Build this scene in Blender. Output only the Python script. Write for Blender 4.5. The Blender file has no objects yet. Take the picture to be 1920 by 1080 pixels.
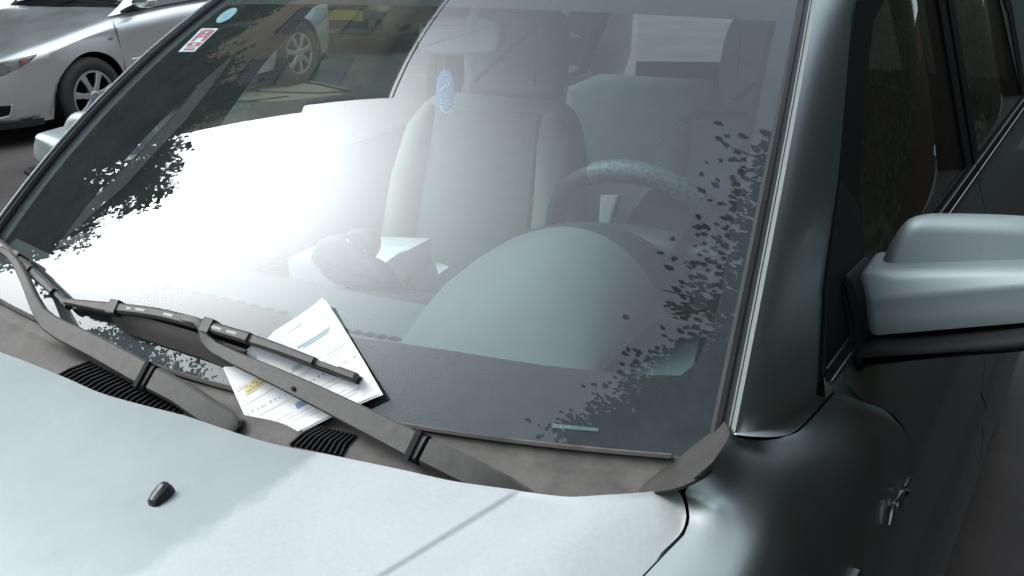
import bpy, math, random
import numpy as np
random.seed(7); rng=np.random.default_rng(7)
sc=bpy.context.scene
COL=sc.collection
P_={'cx':1.1230,'cy':-1.0288,'cz':1.6721,'yaw':-0.5413,'pit':-0.3475,'rol':-0.0281,'f':1998.9213,'wb':0.7298,'wt':0.6038,'r':0.7065,'h':0.5532,'sb':0.0732,'st':0.0929,'kb':0.0306,'kt':0.0178,'bow':0.0423,'sbow':0.0133}
ZB=1.0
CAM=np.array([P_['cx'],P_['cy'],P_['cz']])
def _R(yaw,pit,rol):
    cy,sy=math.cos(yaw),math.sin(yaw);cp,sp=math.cos(pit),math.sin(pit)
    f=np.array([sy*cp,cy*cp,sp]);r=np.array([cy,-sy,0.]);u=np.cross(r,f);c,s=math.cos(rol),math.sin(rol)
    return np.array([c*r+s*u,-s*r+c*u,f])
RM=_R(P_['yaw'],P_['pit'],P_['rol'])
def ray(px,py):
    d=RM.T@np.array([(px-960)/P_['f'],(540-py)/P_['f'],1.]);return d/np.linalg.norm(d)
def proj(P):
    q=RM@(np.asarray(P,float)-CAM);return np.array([960+P_['f']*q[0]/q[2],540-P_['f']*q[1]/q[2]])
def hitp(px,py,pt,n):
    d=ray(px,py);n=np.asarray(n,float);t=((np.asarray(pt,float)-CAM)@n)/(d@n);return CAM+d*t
def hx(px,py,x): return hitp(px,py,(x,0,0),(1,0,0))
def hy(px,py,y): return hitp(px,py,(0,y,0),(0,1,0))
def hz(px,py,z): return hitp(px,py,(0,0,z),(0,0,1))
_n0=np.array([0,-P_['h'],P_['r']]);_n0/=np.linalg.norm(_n0)
def G(u,v,off=0.):
    p=P_
    B=np.array([p['wb']*u,p['sb']*u*u,ZB+p['kb']*u*u]);T=np.array([p['wt']*u,p['r']+p['st']*u*u,ZB+p['h']-p['kt']*u*u])
    k=4*v*(1-v)
    Q=B+(T-B)*v+_n0*p['bow']*k+np.array([p['sbow']*u*k,0,0])
    if off: Q=Q+GN(u,v)*off
    return Q
def GN(u,v):
    e=1e-4;a=G(u+e,v)-G(u-e,v);b=G(u,v+e)-G(u,v-e);n=np.cross(a,b);return n/np.linalg.norm(n)
def guv(px,py,off=0.):
    t=np.array([0.,.5]);o=np.array([px,py],float)
    for _ in range(25):
        q=proj(G(t[0],t[1],off))-o
        J=np.array([(proj(G(t[0]+a,t[1]+b,off))-proj(G(t[0],t[1],off)))/1e-4 for a,b in((1e-4,0),(0,1e-4))]).T
        t=t-np.clip(np.linalg.solve(J,q),-.3,.3)
    return t
def og(px,py,off=0.): t=guv(px,py,off);return G(t[0],t[1],off)
def hsurf(px,py,fz,t0=.5,t1=6):
    d=ray(px,py);ts=np.linspace(t0,t1,400);prev=None
    for t in ts:
        q=CAM+d*t;e=q[2]-fz(q[0],q[1])
        if prev is not None and prev>0>=e:
            a,b=tp,t
            for _ in range(40):
                m=(a+b)/2;q=CAM+d*m
                if q[2]-fz(q[0],q[1])>0:a=m
                else:b=m
            return CAM+d*a
        prev=e;tp=t
    return None

# ---------------------------------------------------------------- helpers
class MB:
    def __init__(s): s.v=[];s.f=[]
    def add(s,vs,fs):
        b=len(s.v); s.v+= [tuple(map(float,q)) for q in vs]; s.f+=[tuple(i+b for i in f) for f in fs]; return s
    def grid(s,P,cu=False,cv=False):
        nr=len(P);nc=len(P[0]);vs=[q for r in P for q in r];fs=[]
        for i in range(nr if cu else nr-1):
            for j in range(nc if cv else nc-1):
                a=i*nc+j;b=i*nc+(j+1)%nc;c=((i+1)%nr)*nc+(j+1)%nc;d=((i+1)%nr)*nc+j
                fs.append((a,b,c,d))
        return s.add(vs,fs)
    def loft(s,rings,cap=True):
        n=len(rings[0]);b=len(s.v);s.grid(rings,cv=True)
        if cap:
            s.f.append(tuple(b+i for i in range(n))[::-1]); e=b+n*(len(rings)-1); s.f.append(tuple(e+i for i in range(n)))
        return s
    def tube(s,path,r,n=8,cap=True):
        P=[np.array(p,float) for p in path];R=r if isinstance(r,(list,tuple)) else [r]*len(P)
        u=None;rings=[]
        for i,p in enumerate(P):
            t=P[min(i+1,len(P)-1)]-P[max(i-1,0)];t=t/(np.linalg.norm(t)+1e-12)
            if u is None:
                a=np.array([0,0,1.]) if abs(t[2])<.9 else np.array([1.,0,0]);u=np.cross(a,t)
            u=u-(u@t)*t;u/=np.linalg.norm(u);w=np.cross(t,u)
            rings.append([p+R[i]*(math.cos(2*math.pi*k/n)*u+math.sin(2*math.pi*k/n)*w) for k in range(n)])
        return s.loft(rings,cap)
    def ribbon(s,path,nrm,wid,thk,ch=.25):
        """bar with a chamfered rectangular section; nrm = surface normals along it"""
        P=[np.array(p,float) for p in path];rings=[]
        for i,p in enumerate(P):
            t=P[min(i+1,len(P)-1)]-P[max(i-1,0)];t/=np.linalg.norm(t)
            n=np.array(nrm[i] if isinstance(nrm,list) else nrm,float);n=n-(n@t)*t;n/=np.linalg.norm(n);b=np.cross(t,n)
            w=(wid[i] if isinstance(wid,list) else wid)/2;h=(thk[i] if isinstance(thk,list) else thk)/2;c=min(w,h)*ch*2
            rings.append([p+b*x+n*y for x,y in((w,-h),(w,h-c),(w-c,h),(-w+c,h),(-w,h-c),(-w,-h))])
        return s.loft(rings)
    def box(s,c,size,rot=None):
        c=np.array(c,float);h=np.array(size,float)/2;M=np.eye(3) if rot is None else np.array(rot)
        vs=[c+M@(h*np.array([x,y,z])) for x in(-1,1) for y in(-1,1) for z in(-1,1)]
        return s.add(vs,[(0,1,3,2),(4,6,7,5),(0,4,5,1),(2,3,7,6),(0,2,6,4),(1,5,7,3)])
    def lathe(s,prof,o,ax,n=32):
        o=np.array(o,float);ax=np.array(ax,float);ax/=np.linalg.norm(ax)
        a=np.array([0,0,1.]) if abs(ax[2])<.9 else np.array([1.,0,0]);u=np.cross(a,ax);u/=np.linalg.norm(u);w=np.cross(ax,u)
        return s.grid([[o+ax*d+r*(math.cos(2*math.pi*k/n)*u+math.sin(2*math.pi*k/n)*w) for k in range(n)] for r,d in prof],cv=True)
    def mirror(s):
        m=MB();m.v=[(-x,y,z) for x,y,z in s.v];m.f=[f[::-1] for f in s.f];return m
    def move(s,M,t):
        s.v=[tuple(np.array(M)@np.array(q)+np.array(t)) for q in s.v];return s
def cr(pts,n=8,closed=False):
    P=[np.array(p,float) for p in pts];N=len(P);out=[]
    rngi=range(N if closed else N-1)
    for i in rngi:
        if closed:a,b,c,d=P[i-1],P[i],P[(i+1)%N],P[(i+2)%N]
        else:
            b,c=P[i],P[i+1];a=P[i-1] if i>0 else 2*b-c;d=P[i+2] if i+2<N else 2*c-b
        for k in range(n):
            t=k/n;out.append(.5*((2*b)+(-a+c)*t+(2*a-5*b+4*c-d)*t*t+(-a+3*b-3*c+d)*t**3))
    if not closed:out.append(P[-1])
    return out
def resample(P,n):
    P=[np.array(p,float) for p in P];L=[0]
    for a,b in zip(P,P[1:]):L.append(L[-1]+np.linalg.norm(b-a))
    return [np.array([np.interp(t,L,[p[k] for p in P]) for k in range(len(P[0]))]) for t in np.linspace(0,L[-1],n)]
def slab(outline,n,depth,rad,steps=5,back=True):
    """solid from a planar closed outline (3D), front face towards n, rounded edges"""
    P=[np.array(p,float) for p in outline];n=np.array(n,float);n/=np.linalg.norm(n);c=sum(P)/len(P)
    P=[p-n*((p-c)@n) for p in P]
    a=np.array([0,0,1.]) if abs(n[2])<.9 else np.array([0,1.,0]);u=np.cross(a,n);u/=np.linalg.norm(u);w=np.cross(n,u)
    Q=np.array([[(p-c)@u,(p-c)@w] for p in P])
    ar=.5*sum(Q[i-1][0]*Q[i][1]-Q[i][0]*Q[i-1][1] for i in range(len(Q)))
    if ar<0:Q=Q[::-1]
    N=len(Q);nv=[]
    for i in range(N):
        e1=Q[i]-Q[i-1];e2=Q[(i+1)%N]-Q[i];e1/=np.linalg.norm(e1)+1e-9;e2/=np.linalg.norm(e2)+1e-9
        m=np.array([-e1[1]-e2[1],e1[0]+e2[0]]);l=np.linalg.norm(m);nv.append(m/(l+1e-9)/max(.5,l/2))
    nv=np.array(nv);rings=[]
    def ring(ins,d): return [c+u*q[0]+w*q[1]+n*d for q in Q+nv*ins]
    for k in range(steps+1):
        t=math.pi/2*k/steps;rings.append(ring(rad*(1-math.sin(t)),depth/2-rad*(1-math.cos(t))) )
    if back:
        for k in range(steps,-1,-1):
            t=math.pi/2*k/steps;rings.append(ring(rad*(1-math.sin(t)),-depth/2+rad*(1-math.cos(t))))
    else: rings.append(ring(0,-depth/2))
    m=MB();m.loft(rings[::-1]);return m
ORG={}
def link(o): COL.objects.link(o);return o
def mesh(name,mb,mat,parent=None,sharp=38,label=None,cat=None,group=None,kind=None,local=False):
    if parent is not None: org=np.array(ORG.get(parent.name,(0,0,0)),float)
    elif kind=='structure' or local: org=np.zeros(3)
    else:
        V=np.array(mb.v);org=np.array([(V[:,0].min()+V[:,0].max())/2,(V[:,1].min()+V[:,1].max())/2,V[:,2].min()])
    me=bpy.data.meshes.new(name);me.from_pydata([tuple(np.array(q)-org) for q in mb.v],[],mb.f);me.validate()
    if mat: me.materials.append(mat)
    me.shade_smooth()
    if sharp<180: me.set_sharp_from_angle(angle=math.radians(sharp))
    o=bpy.data.objects.new(name,me);link(o)
    if parent is not None:o.parent=parent
    else:o.location=tuple(org)
    ORG[o.name]=tuple(org);tag(o,label,cat,group,kind);return o
def tag(o,label=None,cat=None,group=None,kind=None):
    for k,x in(('label',label),('category',cat),('group',group),('kind',kind)):
        if x:o[k]=x
def empty(name,loc,label,cat,group=None,rz=0):
    o=bpy.data.objects.new(name,None);link(o);o.location=loc;o.rotation_euler=(0,0,rz);o.empty_display_size=.2
    ORG[o.name]=tuple(loc) if rz==0 else (0,0,0);tag(o,label,cat,group);return o
def copy_tree(o,parent=None):
    c=o.copy();link(c)
    if parent:c.parent=parent
    for ch in o.children:copy_tree(ch,c)
    return c

# ---------------------------------------------------------------- materials
def newmat(name):
    m=bpy.data.materials.new(name);m.use_nodes=True;nt=m.node_tree;nt.nodes.clear()
    return m,nt,nt.nodes.new('ShaderNodeOutputMaterial')
def nd(nt,t,ins=None,**kw):
    n=nt.nodes.new(t)
    for k,x in kw.items():setattr(n,k,x)
    for k,x in(ins or{}).items():
        if isinstance(x,bpy.types.NodeSocket):nt.links.new(x,n.inputs[k])
        else:n.inputs[k].default_value=x
    return n
def c4(c):return (c[0],c[1],c[2],1)
def mth(nt,op,a,b=None,clamp=False):
    ins={0:a}
    if b is not None:ins[1]=b
    n=nd(nt,'ShaderNodeMath',ins,operation=op,use_clamp=clamp);return n.outputs[0]
def mixc(nt,f,a,b,mode='MIX'):
    n=nd(nt,'ShaderNodeMix',data_type='RGBA',blend_type=mode)
    for k,x in((0,f),(6,a),(7,b)):
        if isinstance(x,bpy.types.NodeSocket):nt.links.new(x,n.inputs[k])
        else:n.inputs[k].default_value=x if k==0 else c4(x)
    return n.outputs[2]
def noise(nt,scale,detail=4,rough=.55,vec=None,dist=0):
    n=nd(nt,'ShaderNodeTexNoise',{'Scale':scale,'Detail':detail,'Roughness':rough,'Distortion':dist})
    if vec is None:vec=nd(nt,'ShaderNodeTexCoord').outputs['Object']
    nt.links.new(vec,n.inputs['Vector']);return n.outputs['Fac']
def ramp(nt,f,a,b):
    return nd(nt,'ShaderNodeMapRange',{0:f,1:a,2:b}).outputs[0]
def surf(name,col,rough=.5,metal=0,spec=.5,coat=0,coatr=.05,var=.12,vs=6,col2=None,bump=0,bs=200,dust=0,dustc=(.36,.34,.31),rvar=.0,emit=None):
    m,nt,out=newmat(name);f=noise(nt,vs,6)
    c2=col2 or tuple(x*(1-var*2) for x in col)
    base=mixc(nt,ramp(nt,f,.3,.7),c2,col)
    if dust:
        g=nd(nt,'ShaderNodeNewGeometry');z=nd(nt,'ShaderNodeSeparateXYZ',{0:g.outputs['Normal']}).outputs[2]
        k=mth(nt,'MULTIPLY',ramp(nt,z,-.1,.9),mth(nt,'MULTIPLY',ramp(nt,noise(nt,vs*2.3,7,.65),.25,.75),dust),True)
        base=mixc(nt,k,base,dustc)
    p=nd(nt,'ShaderNodeBsdfPrincipled',{'Base Color':base,'Roughness':rough,'Metallic':metal,'Specular IOR Level':spec,'Coat Weight':coat,'Coat Roughness':coatr})
    if rvar:nt.links.new(mth(nt,'ADD',rough-rvar/2,mth(nt,'MULTIPLY',noise(nt,vs*3,5),rvar)),p.inputs['Roughness'])
    if emit:p.inputs['Emission Color'].default_value=c4(emit);p.inputs['Emission Strength'].default_value=1
    if bump:
        b=nd(nt,'ShaderNodeBump',{'Strength':bump,'Distance':.002,'Height':noise(nt,bs,4)});nt.links.new(b.outputs[0],p.inputs['Normal'])
    nt.links.new(p.outputs[0],out.inputs[0]);return m
def paint(name,col,rough=.42,dust=.25,coat=.5,hood=False):
    m,nt,out=newmat(name)
    tc=nd(nt,'ShaderNodeTexCoord').outputs['Object']
    fl=noise(nt,900,2,.5,tc);base=mixc(nt,ramp(nt,fl,.3,.7),tuple(x*.86 for x in col),col)
    f=noise(nt,5,7,.65,tc)
    g=nd(nt,'ShaderNodeNewGeometry');z=nd(nt,'ShaderNodeSeparateXYZ',{0:g.outputs['Normal']}).outputs[2]
    up=ramp(nt,z,.55,.97)
    film=mth(nt,'MULTIPLY',up,dust)
    film=mth(nt,'MULTIPLY',film,ramp(nt,f,.15,.75))
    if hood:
        # dried-rain grain on the driver's half; its lighter tone paints in reflected sky
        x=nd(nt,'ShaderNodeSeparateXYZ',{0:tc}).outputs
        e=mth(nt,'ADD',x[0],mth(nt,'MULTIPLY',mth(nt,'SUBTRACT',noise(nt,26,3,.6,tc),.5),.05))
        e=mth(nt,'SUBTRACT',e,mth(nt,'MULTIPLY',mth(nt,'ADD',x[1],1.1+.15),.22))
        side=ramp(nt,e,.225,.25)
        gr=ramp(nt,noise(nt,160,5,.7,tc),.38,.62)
        grain_and_sky=mth(nt,'MULTIPLY',mth(nt,'ADD',.80,mth(nt,'MULTIPLY',gr,.20)),mth(nt,'MULTIPLY',side,.55))
        film=mth(nt,'ADD',film,grain_and_sky,True)
    p=nd(nt,'ShaderNodeBsdfPrincipled',{'Base Color':base,'Metallic':.9,'Roughness':rough,'Coat Weight':coat,'Coat Roughness':.06})
    d=nd(nt,'ShaderNodeBsdfPrincipled',{'Base Color':c4((.54,.57,.56)),'Roughness':.85,'Specular IOR Level':.15})
    if hood:
        b=nd(nt,'ShaderNodeBump',{'Strength':.05,'Distance':.001,'Height':noise(nt,130,4,.6,tc)});nt.links.new(b.outputs[0],d.inputs['Normal'])
        # specks of dirt
        v=nd(nt,'ShaderNodeTexVoronoi',{'Vector':tc,'Scale':22.});sp=ramp(nt,v.outputs['Distance'],.13,.07)
        sp=mth(nt,'MULTIPLY',sp,ramp(nt,nd(nt,'ShaderNodeSeparateColor',{0:v.outputs['Color']}).outputs[0],  .84,.88))
        dc=mixc(nt,mth(nt,'MULTIPLY',sp,.55),(.54,.57,.56),(.22,.19,.16));nt.links.new(dc,d.inputs['Base Color'])
        film=mth(nt,'MAXIMUM',film,mth(nt,'MULTIPLY',sp,.8))
        sm=ramp(nt,noise(nt,9,5,.7,tc,.6),.60,.74);film=mth(nt,'ADD',film,mth(nt,'MULTIPLY',sm,.18),True)
    ms=nd(nt,'ShaderNodeMixShader',{0:film,1:p.outputs[0],2:d.outputs[0]})
    nt.links.new(ms.outputs[0],out.inputs[0]);return m
def glass(name,tint,dust=.02,f0=.085,gain=1.,dirt=(.5,.5,.48),wipe=False):
    """thin pane: both faces' Fresnel reflection over a tinted see-through, with a film of dust"""
    m,nt,out=newmat(name);g=nd(nt,'ShaderNodeNewGeometry')
    c=mth(nt,'ABSOLUTE',nd(nt,'ShaderNodeVectorMath',{0:g.outputs['Normal'],1:g.outputs['Incoming']},operation='DOT_PRODUCT').outputs['Value'])
    s=mth(nt,'POWER',mth(nt,'SUBTRACT',1.,c,True),4.2)
    R=mth(nt,'ADD',f0,mth(nt,'MULTIPLY',s,(1-f0)*gain),True)
    t=nd(nt,'ShaderNodeBsdfTransparent',{0:c4(tint)});gl=nd(nt,'ShaderNodeBsdfGlossy',{'Color':(1,1,1,1),'Roughness':0.})
    a=nd(nt,'ShaderNodeMixShader',{0:R,1:t.outputs[0],2:gl.outputs[0]})
    d=nd(nt,'ShaderNodeBsdfDiffuse',{0:c4(dirt)})
    tc=nd(nt,'ShaderNodeTexCoord').outputs['Object']
    k=mth(nt,'MULTIPLY',mth(nt,'ADD',.5,noise(nt,7,7,.65,tc)),dust)
    v=nd(nt,'ShaderNodeTexVoronoi',{'Vector':tc,'Scale':42.});sp=mth(nt,'MULTIPLY',ramp(nt,v.outputs['Distance'],.07,.02),ramp(nt,nd(nt,'ShaderNodeSeparateColor',{0:v.outputs['Color']}).outputs[0],.80,.86))
    k=mth(nt,'ADD',k,mth(nt,'MULTIPLY',sp,dust*6),True)
    if wipe:
        sx=nd(nt,'ShaderNodeSeparateXYZ',{0:tc}).outputs
        ed=ramp(nt,mth(nt,'ABSOLUTE',sx[0]),.55,.72)
        ed=mth(nt,'MULTIPLY',mth(nt,'MULTIPLY',ed,ramp(nt,noise(nt,38,7,.7,tc,.8),.35,.75)),.03)
        lo=mth(nt,'MULTIPLY',mth(nt,'MULTIPLY',ramp(nt,sx[2],1.075,1.01),ramp(nt,noise(nt,24,6,.7,tc),.3,.8)),.07)
        # faint smears left by the blades, arcs about their pivots
        va=nd(nt,'ShaderNodeVectorMath',{0:tc,1:(.50,-1.16,.95)},operation='DISTANCE').outputs['Value']
        ar=ramp(nt,noise(nt,1.,5,.6,nd(nt,'ShaderNodeCombineXYZ',{0:mth(nt,'MULTIPLY',va,55.),1:mth(nt,'MULTIPLY',sx[0],1.5)}).outputs[0]),.45,.7)
        k=mth(nt,'ADD',k,mth(nt,'ADD',mth(nt,'ADD',ed,lo),mth(nt,'MULTIPLY',ar,.012)),True)
    b=nd(nt,'ShaderNodeMixShader',{0:k,1:a.outputs[0],2:d.outputs[0]})
    nt.links.new(b.outputs[0],out.inputs[0]);return m
def leafmat(name,c1,c2,trans=.25,spec=.3):
    m,nt,out=newmat(name);f=noise(nt,2.5,4);r=nd(nt,'ShaderNodeNewGeometry').outputs['Random Per Island']
    c=mixc(nt,mth(nt,'MULTIPLY',mth(nt,'ADD',f,r),.5),c1,c2)
    d=nd(nt,'ShaderNodeBsdfPrincipled',{'Base Color':c,'Roughness':.55,'Specular IOR Level':spec});t=nd(nt,'ShaderNodeBsdfTranslucent',{0:c})
    x=nd(nt,'ShaderNodeMixShader',{0:trans,1:d.outputs[0],2:t.outputs[0]});nt.links.new(x.outputs[0],out.inputs[0]);return m
M={}
M['paint']=paint('silver_paint',(.46,.52,.52),.44,.40,.15)
M['mirrorpaint']=paint('dull_mirror_paint',(.31,.36,.35),.56,.12,.05)
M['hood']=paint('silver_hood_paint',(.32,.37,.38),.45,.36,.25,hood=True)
M['bgpaint']=paint('pale_silver_paint',(.84,.84,.83),.33,.3,.6)
M['tanpaint']=paint('beige_paint',(.36,.30,.22),.36,.2,.7)
M['wind']=glass('windscreen_glass',(.80,.92,.92),.034,.056,dirt=(.44,.51,.54),wipe=True)  # dust film, tinted and thickened to paint in a hazy sky veil
M['slotglass']=surf('number_slot',(.16,.20,.22),.5)
M['sideglass']=glass('tinted_side_glass',(.42,.45,.42),.10,.06,.8,dirt=(.30,.27,.21))
M['clearglass']=glass('clear_side_glass',(.84,.90,.88),.02)
M['frit']=surf('black_ceramic',(.014,.013,.016),.6,spec=.2,var=.1,vs=20,dust=.05)
M['cowl']=surf('dusty_black_plastic',(.052,.048,.045),.6,spec=.35,var=.15,vs=9,bump=.15,bs=500,dust=.5,dustc=(.24,.215,.195))
M['cowldark']=surf('dark_cowl_end',(.030,.028,.027),.65,spec=.3,var=.15,vs=9,bump=.15,bs=500,dust=.28,dustc=(.17,.155,.14))
M['black']=surf('black_plastic',(.013,.013,.015),.7,spec=.25,var=.15,vs=12)
M['wiper']=surf('wiper_grey_plastic',(.05,.046,.042),.5,spec=.45,var=.1,vs=25,dust=.36,dustc=(.20,.18,.165))
M['rubber']=surf('black_rubber',(.022,.021,.023),.42,spec=.5,var=.15,vs=20)
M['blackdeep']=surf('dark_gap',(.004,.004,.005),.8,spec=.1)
M['chrome']=surf('chrome',(.62,.63,.64),.16,metal=1,var=.03)
M['trimchrome']=surf('brushed_trim',(.34,.34,.34),.35,metal=1,var=.05)
M['tyre']=surf('tyre_rubber',(.022,.021,.02),.75,spec=.3,var=.2,vs=15,dust=.15)
M['rim']=surf('wheel_silver',(.42,.42,.42),.4,metal=.7,var=.1)
M['dash']=surf('grey_dash_plastic',(.140,.160,.160),.62,spec=.3,var=.05,vs=30,bump=.2,bs=900)
M['dashdark']=surf('dark_dash_plastic',(.03,.038,.05),.6,spec=.3,var=.1,vs=30)
M['seat']=surf('grey_seat_cloth',(.26,.28,.27),.9,spec=.1,var=.05,vs=40,bump=.5,bs=420)
M['seat2']=surf('beige_seat_bolster',(.38,.385,.33),.9,spec=.1,var=.04,vs=30,bump=.2,bs=500)
M['trim']=surf('light_interior_trim',(.42,.45,.45),.75,spec=.2,var=.05)
M['brown']=surf('brown_pillar_trim',(.20,.17,.12),.7,spec=.2,var=.12)
M['liner']=surf('headliner',(.50,.57,.62),.95,spec=.05,var=.04)
M['rearseat']=surf('rear_seat_cloth',(.17,.20,.22),.9,spec=.1)
M['carpet']=surf('dark_carpet',(.05,.055,.06),.95,spec=.05,var=.2)
M['wheelgrip']=surf('wheel_leather',(.018,.022,.03),.5,spec=.3,var=.1)
M['paper']=surf('white_paper',(.95,.95,.94),.8,spec=.15,var=.01,vs=10)
M['yellow']=surf('yellow_ink',(.92,.80,.45),.8,spec=.1,var=.05,vs=60)
M['blue']=surf('blue_ink',(.36,.48,.76),.8,spec=.1,var=.1,vs=60)
M['cyan']=surf('pale_cyan_ink',(.52,.70,.74),.8,spec=.1,var=.04,vs=60)
M['ink']=surf('black_ink',(.50,.52,.57),.8,spec=.1,var=.1,vs=60)
M['peach']=surf('pale_peach_ink',(.82,.70,.62),.8,spec=.1,var=.04,vs=10)
M['red']=surf('red_sticker_ink',(.75,.16,.22),.6,spec=.2,var=.1,vs=60)
M['stickwhite']=surf('white_sticker',(.88,.86,.86),.6,spec=.2,var=.02)
M['stickblue']=surf('pale_blue_sticker',(.42,.56,.62),.6,spec=.2,var=.1,vs=60)
M['fresh']=surf('blue_card',(.22,.36,.66),.7,spec=.2,var=.05)
M['asphalt']=surf('asphalt',(.145,.125,.115),.85,spec=.25,var=.2,vs=1.4,bump=.6,bs=160)
M['patch']=surf('worn_concrete_patch',(.34,.28,.22),.9,spec=.15,var=.1,vs=3)
M['tar']=surf('tar_seam',(.03,.028,.026),.7,spec=.3)
M['paving']=surf('tan_paving',(.34,.27,.22),.9,spec=.15,var=.1,vs=3,bump=.3,bs=60)
M['kerb']=surf('concrete_kerb',(.30,.28,.26),.9,spec=.15,var=.12,vs=8)
M['shaded_soil']=surf('shade_darkened_soil',(.020,.015,.012),1.,spec=0.,var=.3,vs=4,bump=1,bs=60)  # soil with the hedge's shade darkened into its colour
M['stucco']=surf('ochre_stucco',(.46,.37,.26),.9,spec=.1,var=.1,vs=2)
M['stuccobase']=surf('tan_plinth',(.42,.33,.27),.9,spec=.1,var=.08,vs=2)
M['winframe']=surf('grey_window_frame',(.20,.20,.19),.6)
M['winglass']=surf('dark_window_glass',(.02,.025,.03),.08,spec=.6)
M['bark']=surf('bark',(.075,.06,.048),.9,spec=.1,var=.3,vs=9,bump=1,bs=40)
M['leafA']=leafmat('leaf_dark_green',(.06,.13,.045),(.12,.21,.08),.4)
M['leafB']=leafmat('leaf_mid_green',(.06,.10,.036),(.12,.17,.06))
M['leafC']=leafmat('leaf_canopy_green',(.045,.075,.022),(.10,.13,.045),.3)
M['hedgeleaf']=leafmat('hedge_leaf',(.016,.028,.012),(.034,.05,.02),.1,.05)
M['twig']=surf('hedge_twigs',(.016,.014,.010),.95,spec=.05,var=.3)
M['lens']=surf('lamp_lens',(.22,.22,.205),.08,spec=.7,var=.25,vs=9)
M['lampred']=surf('amber_reflector',(.55,.09,.05),.2,spec=.5)
M['plate']=surf('yellow_plate',(.70,.50,.06),.5)

# ================================================================ the near car
CAR=empty('parked_car',(0,1.1,0),'large grey silver car in front with a parking ticket under its wiper','car','cars parked along the street')
def tuck(m):
    m.v=[(x+.09*min(1,max(0,(z-1.03)/.06)),y,z) if x<0 else (x,y,z) for x,y,z in m.v];return m
def both(name,mb,mat,parent=CAR,**k):
    return mesh(name,mb,mat,parent,**k),mesh(name,mb.mirror(),mat,parent,**k)
def ybase(x): return P_['sb']*(x/P_['wb'])**2
def zbase(x): return ZB+P_['kb']*(x/P_['wb'])**2
# ---- bonnet
def zh(x,y):
    ax=abs(x);xc=.539+(y+.058)*.40
    e=min(1,max(0,(ax-xc+.008)/.016));e=e*e*(3-2*e)
    e2=min(1,max(0,(ax-xc-.05)/.09));e2=e2*e2*(3-2*e2)
    z=.985+.16*(y+.1)+.03*x*x+.007*e2-max(0,ax-.60)**2*1.2
    if y<-.55:z-=(y+.55)**2*.22
    return z
hpx=[(425,802),(500,829),(620,853),(750,880),(850,902),(970,919),(1030,927),(1085,930),(1180,924),(1240,918),(1262,914),(1276,925),(1284,948),(1286,972),(1275,1000),(1240,1035)]
hr=[hsurf(px,py,zh)[:2] for px,py in hpx];hr[0]=np.array((0,hr[0][1]))
R_=resample(cr(hr,8),110);YH=[(p[0],p[1]) for p in cr(hr[:11],8)]
HC=[p for p in hr[10:]]
print('HOOD',[tuple(np.round(p,3)) for p in hr],hsurf(0,672,zh),hsurf(160,720,zh))
R_=[np.array((-p[0],p[1])) for p in R_[:0:-1]]+R_
XM=R_[-1][0]
XC0=.539
xs_d=[XC0+d for d in(-.014,-.009,-.006,-.003,0,.003,.006,.009,.014)]
Rr=[p for p in R_ if not(XC0-.02<abs(p[0])<XC0+.02)]
yr=lambda x:float(np.interp(x,[p[0] for p in YH],[p[1] for p in YH]))
half=[p for p in Rr if p[0]>=-1e-6];k0=max(i for i,p in enumerate(half) if p[0]<XC0 and i<len(half)//1.2)
half=half[:k0+1]+[np.array((x,yr(x))) for x in xs_d]+half[k0+1:]
R_=[np.array((-p[0],p[1])) for p in half[:0:-1]]+half
def fx_(x):
    ax=abs(x);v=float(np.interp(ax,[0,XC0-.02,XC0+.02,XM],[0,.123,.163,.60]));return v if x>=0 else -v
nh=len(half);iX=[i for i,p in enumerate(half) if abs(p[0]-max(q[0] for q in half))<1e-9][0]
Fh=[]
for i,p in enumerate(half):
    v=fx_(p[0]) if i<=iX else .60+.004*(i-iX)/nh
    Fh.append(np.array((v,-.98-.10*(1-min(1,v/.6)**2))))
Fh[-1][0]=.60
F_=[np.array((-p[0],p[1])) for p in Fh[:0:-1]]+Fh
def crease(d):
    e=min(1,max(0,(d+.005)/.010));return -.0034*e*e*(3-2*e)
rows=[]
for t in np.linspace(0,1,64):
    t2=t**1.25;row=[]
    for a,b in zip(R_,F_):
        q=a*(1-t2)+b*t2
        d=(abs(a[0])-XC0);row.append((q[0],q[1],zh(q[0],q[1])+crease(d)*min(1,t/.03+.25)))
    rows.append(row)
mb=MB();lip=[[(q[0]*.996,q[1]-.004 if False else q[1],q[2]-.022) for q in rows[0]]]
rim=[(q[0],q[1]+.0015,q[2]-.003) for q in rows[0]]
mb.grid([lip[0],rim]+rows)
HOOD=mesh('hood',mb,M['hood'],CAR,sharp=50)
# black sound-deadening lip below the rear edge
mb=MB();mb.grid([[(q[0]*.985,q[1]-.012,q[2]-.020) for q in rows[0]],[(q[0]*.985,q[1]-.012,q[2]-.075) for q in rows[0]]]);mesh('hood_seal',mb,M['blackdeep'],HOOD)
# washer nozzle
c=hsurf(301,934,zh);mb=MB()
tdir=hsurf(318,918,zh)-hsurf(285,946,zh);tdir/=np.linalg.norm(tdir);up=np.array([0,-.15,1.]);up/=np.linalg.norm(up);sdir=np.cross(up,tdir);sdir/=np.linalg.norm(sdir)
def nz(a,b,h):return c+tdir*a+sdir*b+up*h
ringsn=[]
for a,w,h in((-.017,.004,.003),(-.014,.009,.008),(-.004,.011,.013),(.008,.0115,.017),(.015,.010,.0155),(.018,.0085,.010)):
    ringsn.append([nz(a,w*x,h*y) for x,y in((1,-.2),(1.,.35),(.72,.8),(.3,1),(-.3,1),(-.72,.8),(-1.,.35),(-1,-.2))])
mb.loft(ringsn);mesh('washer_nozzle',mb,M['rubber'],HOOD,sharp=28)
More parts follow.
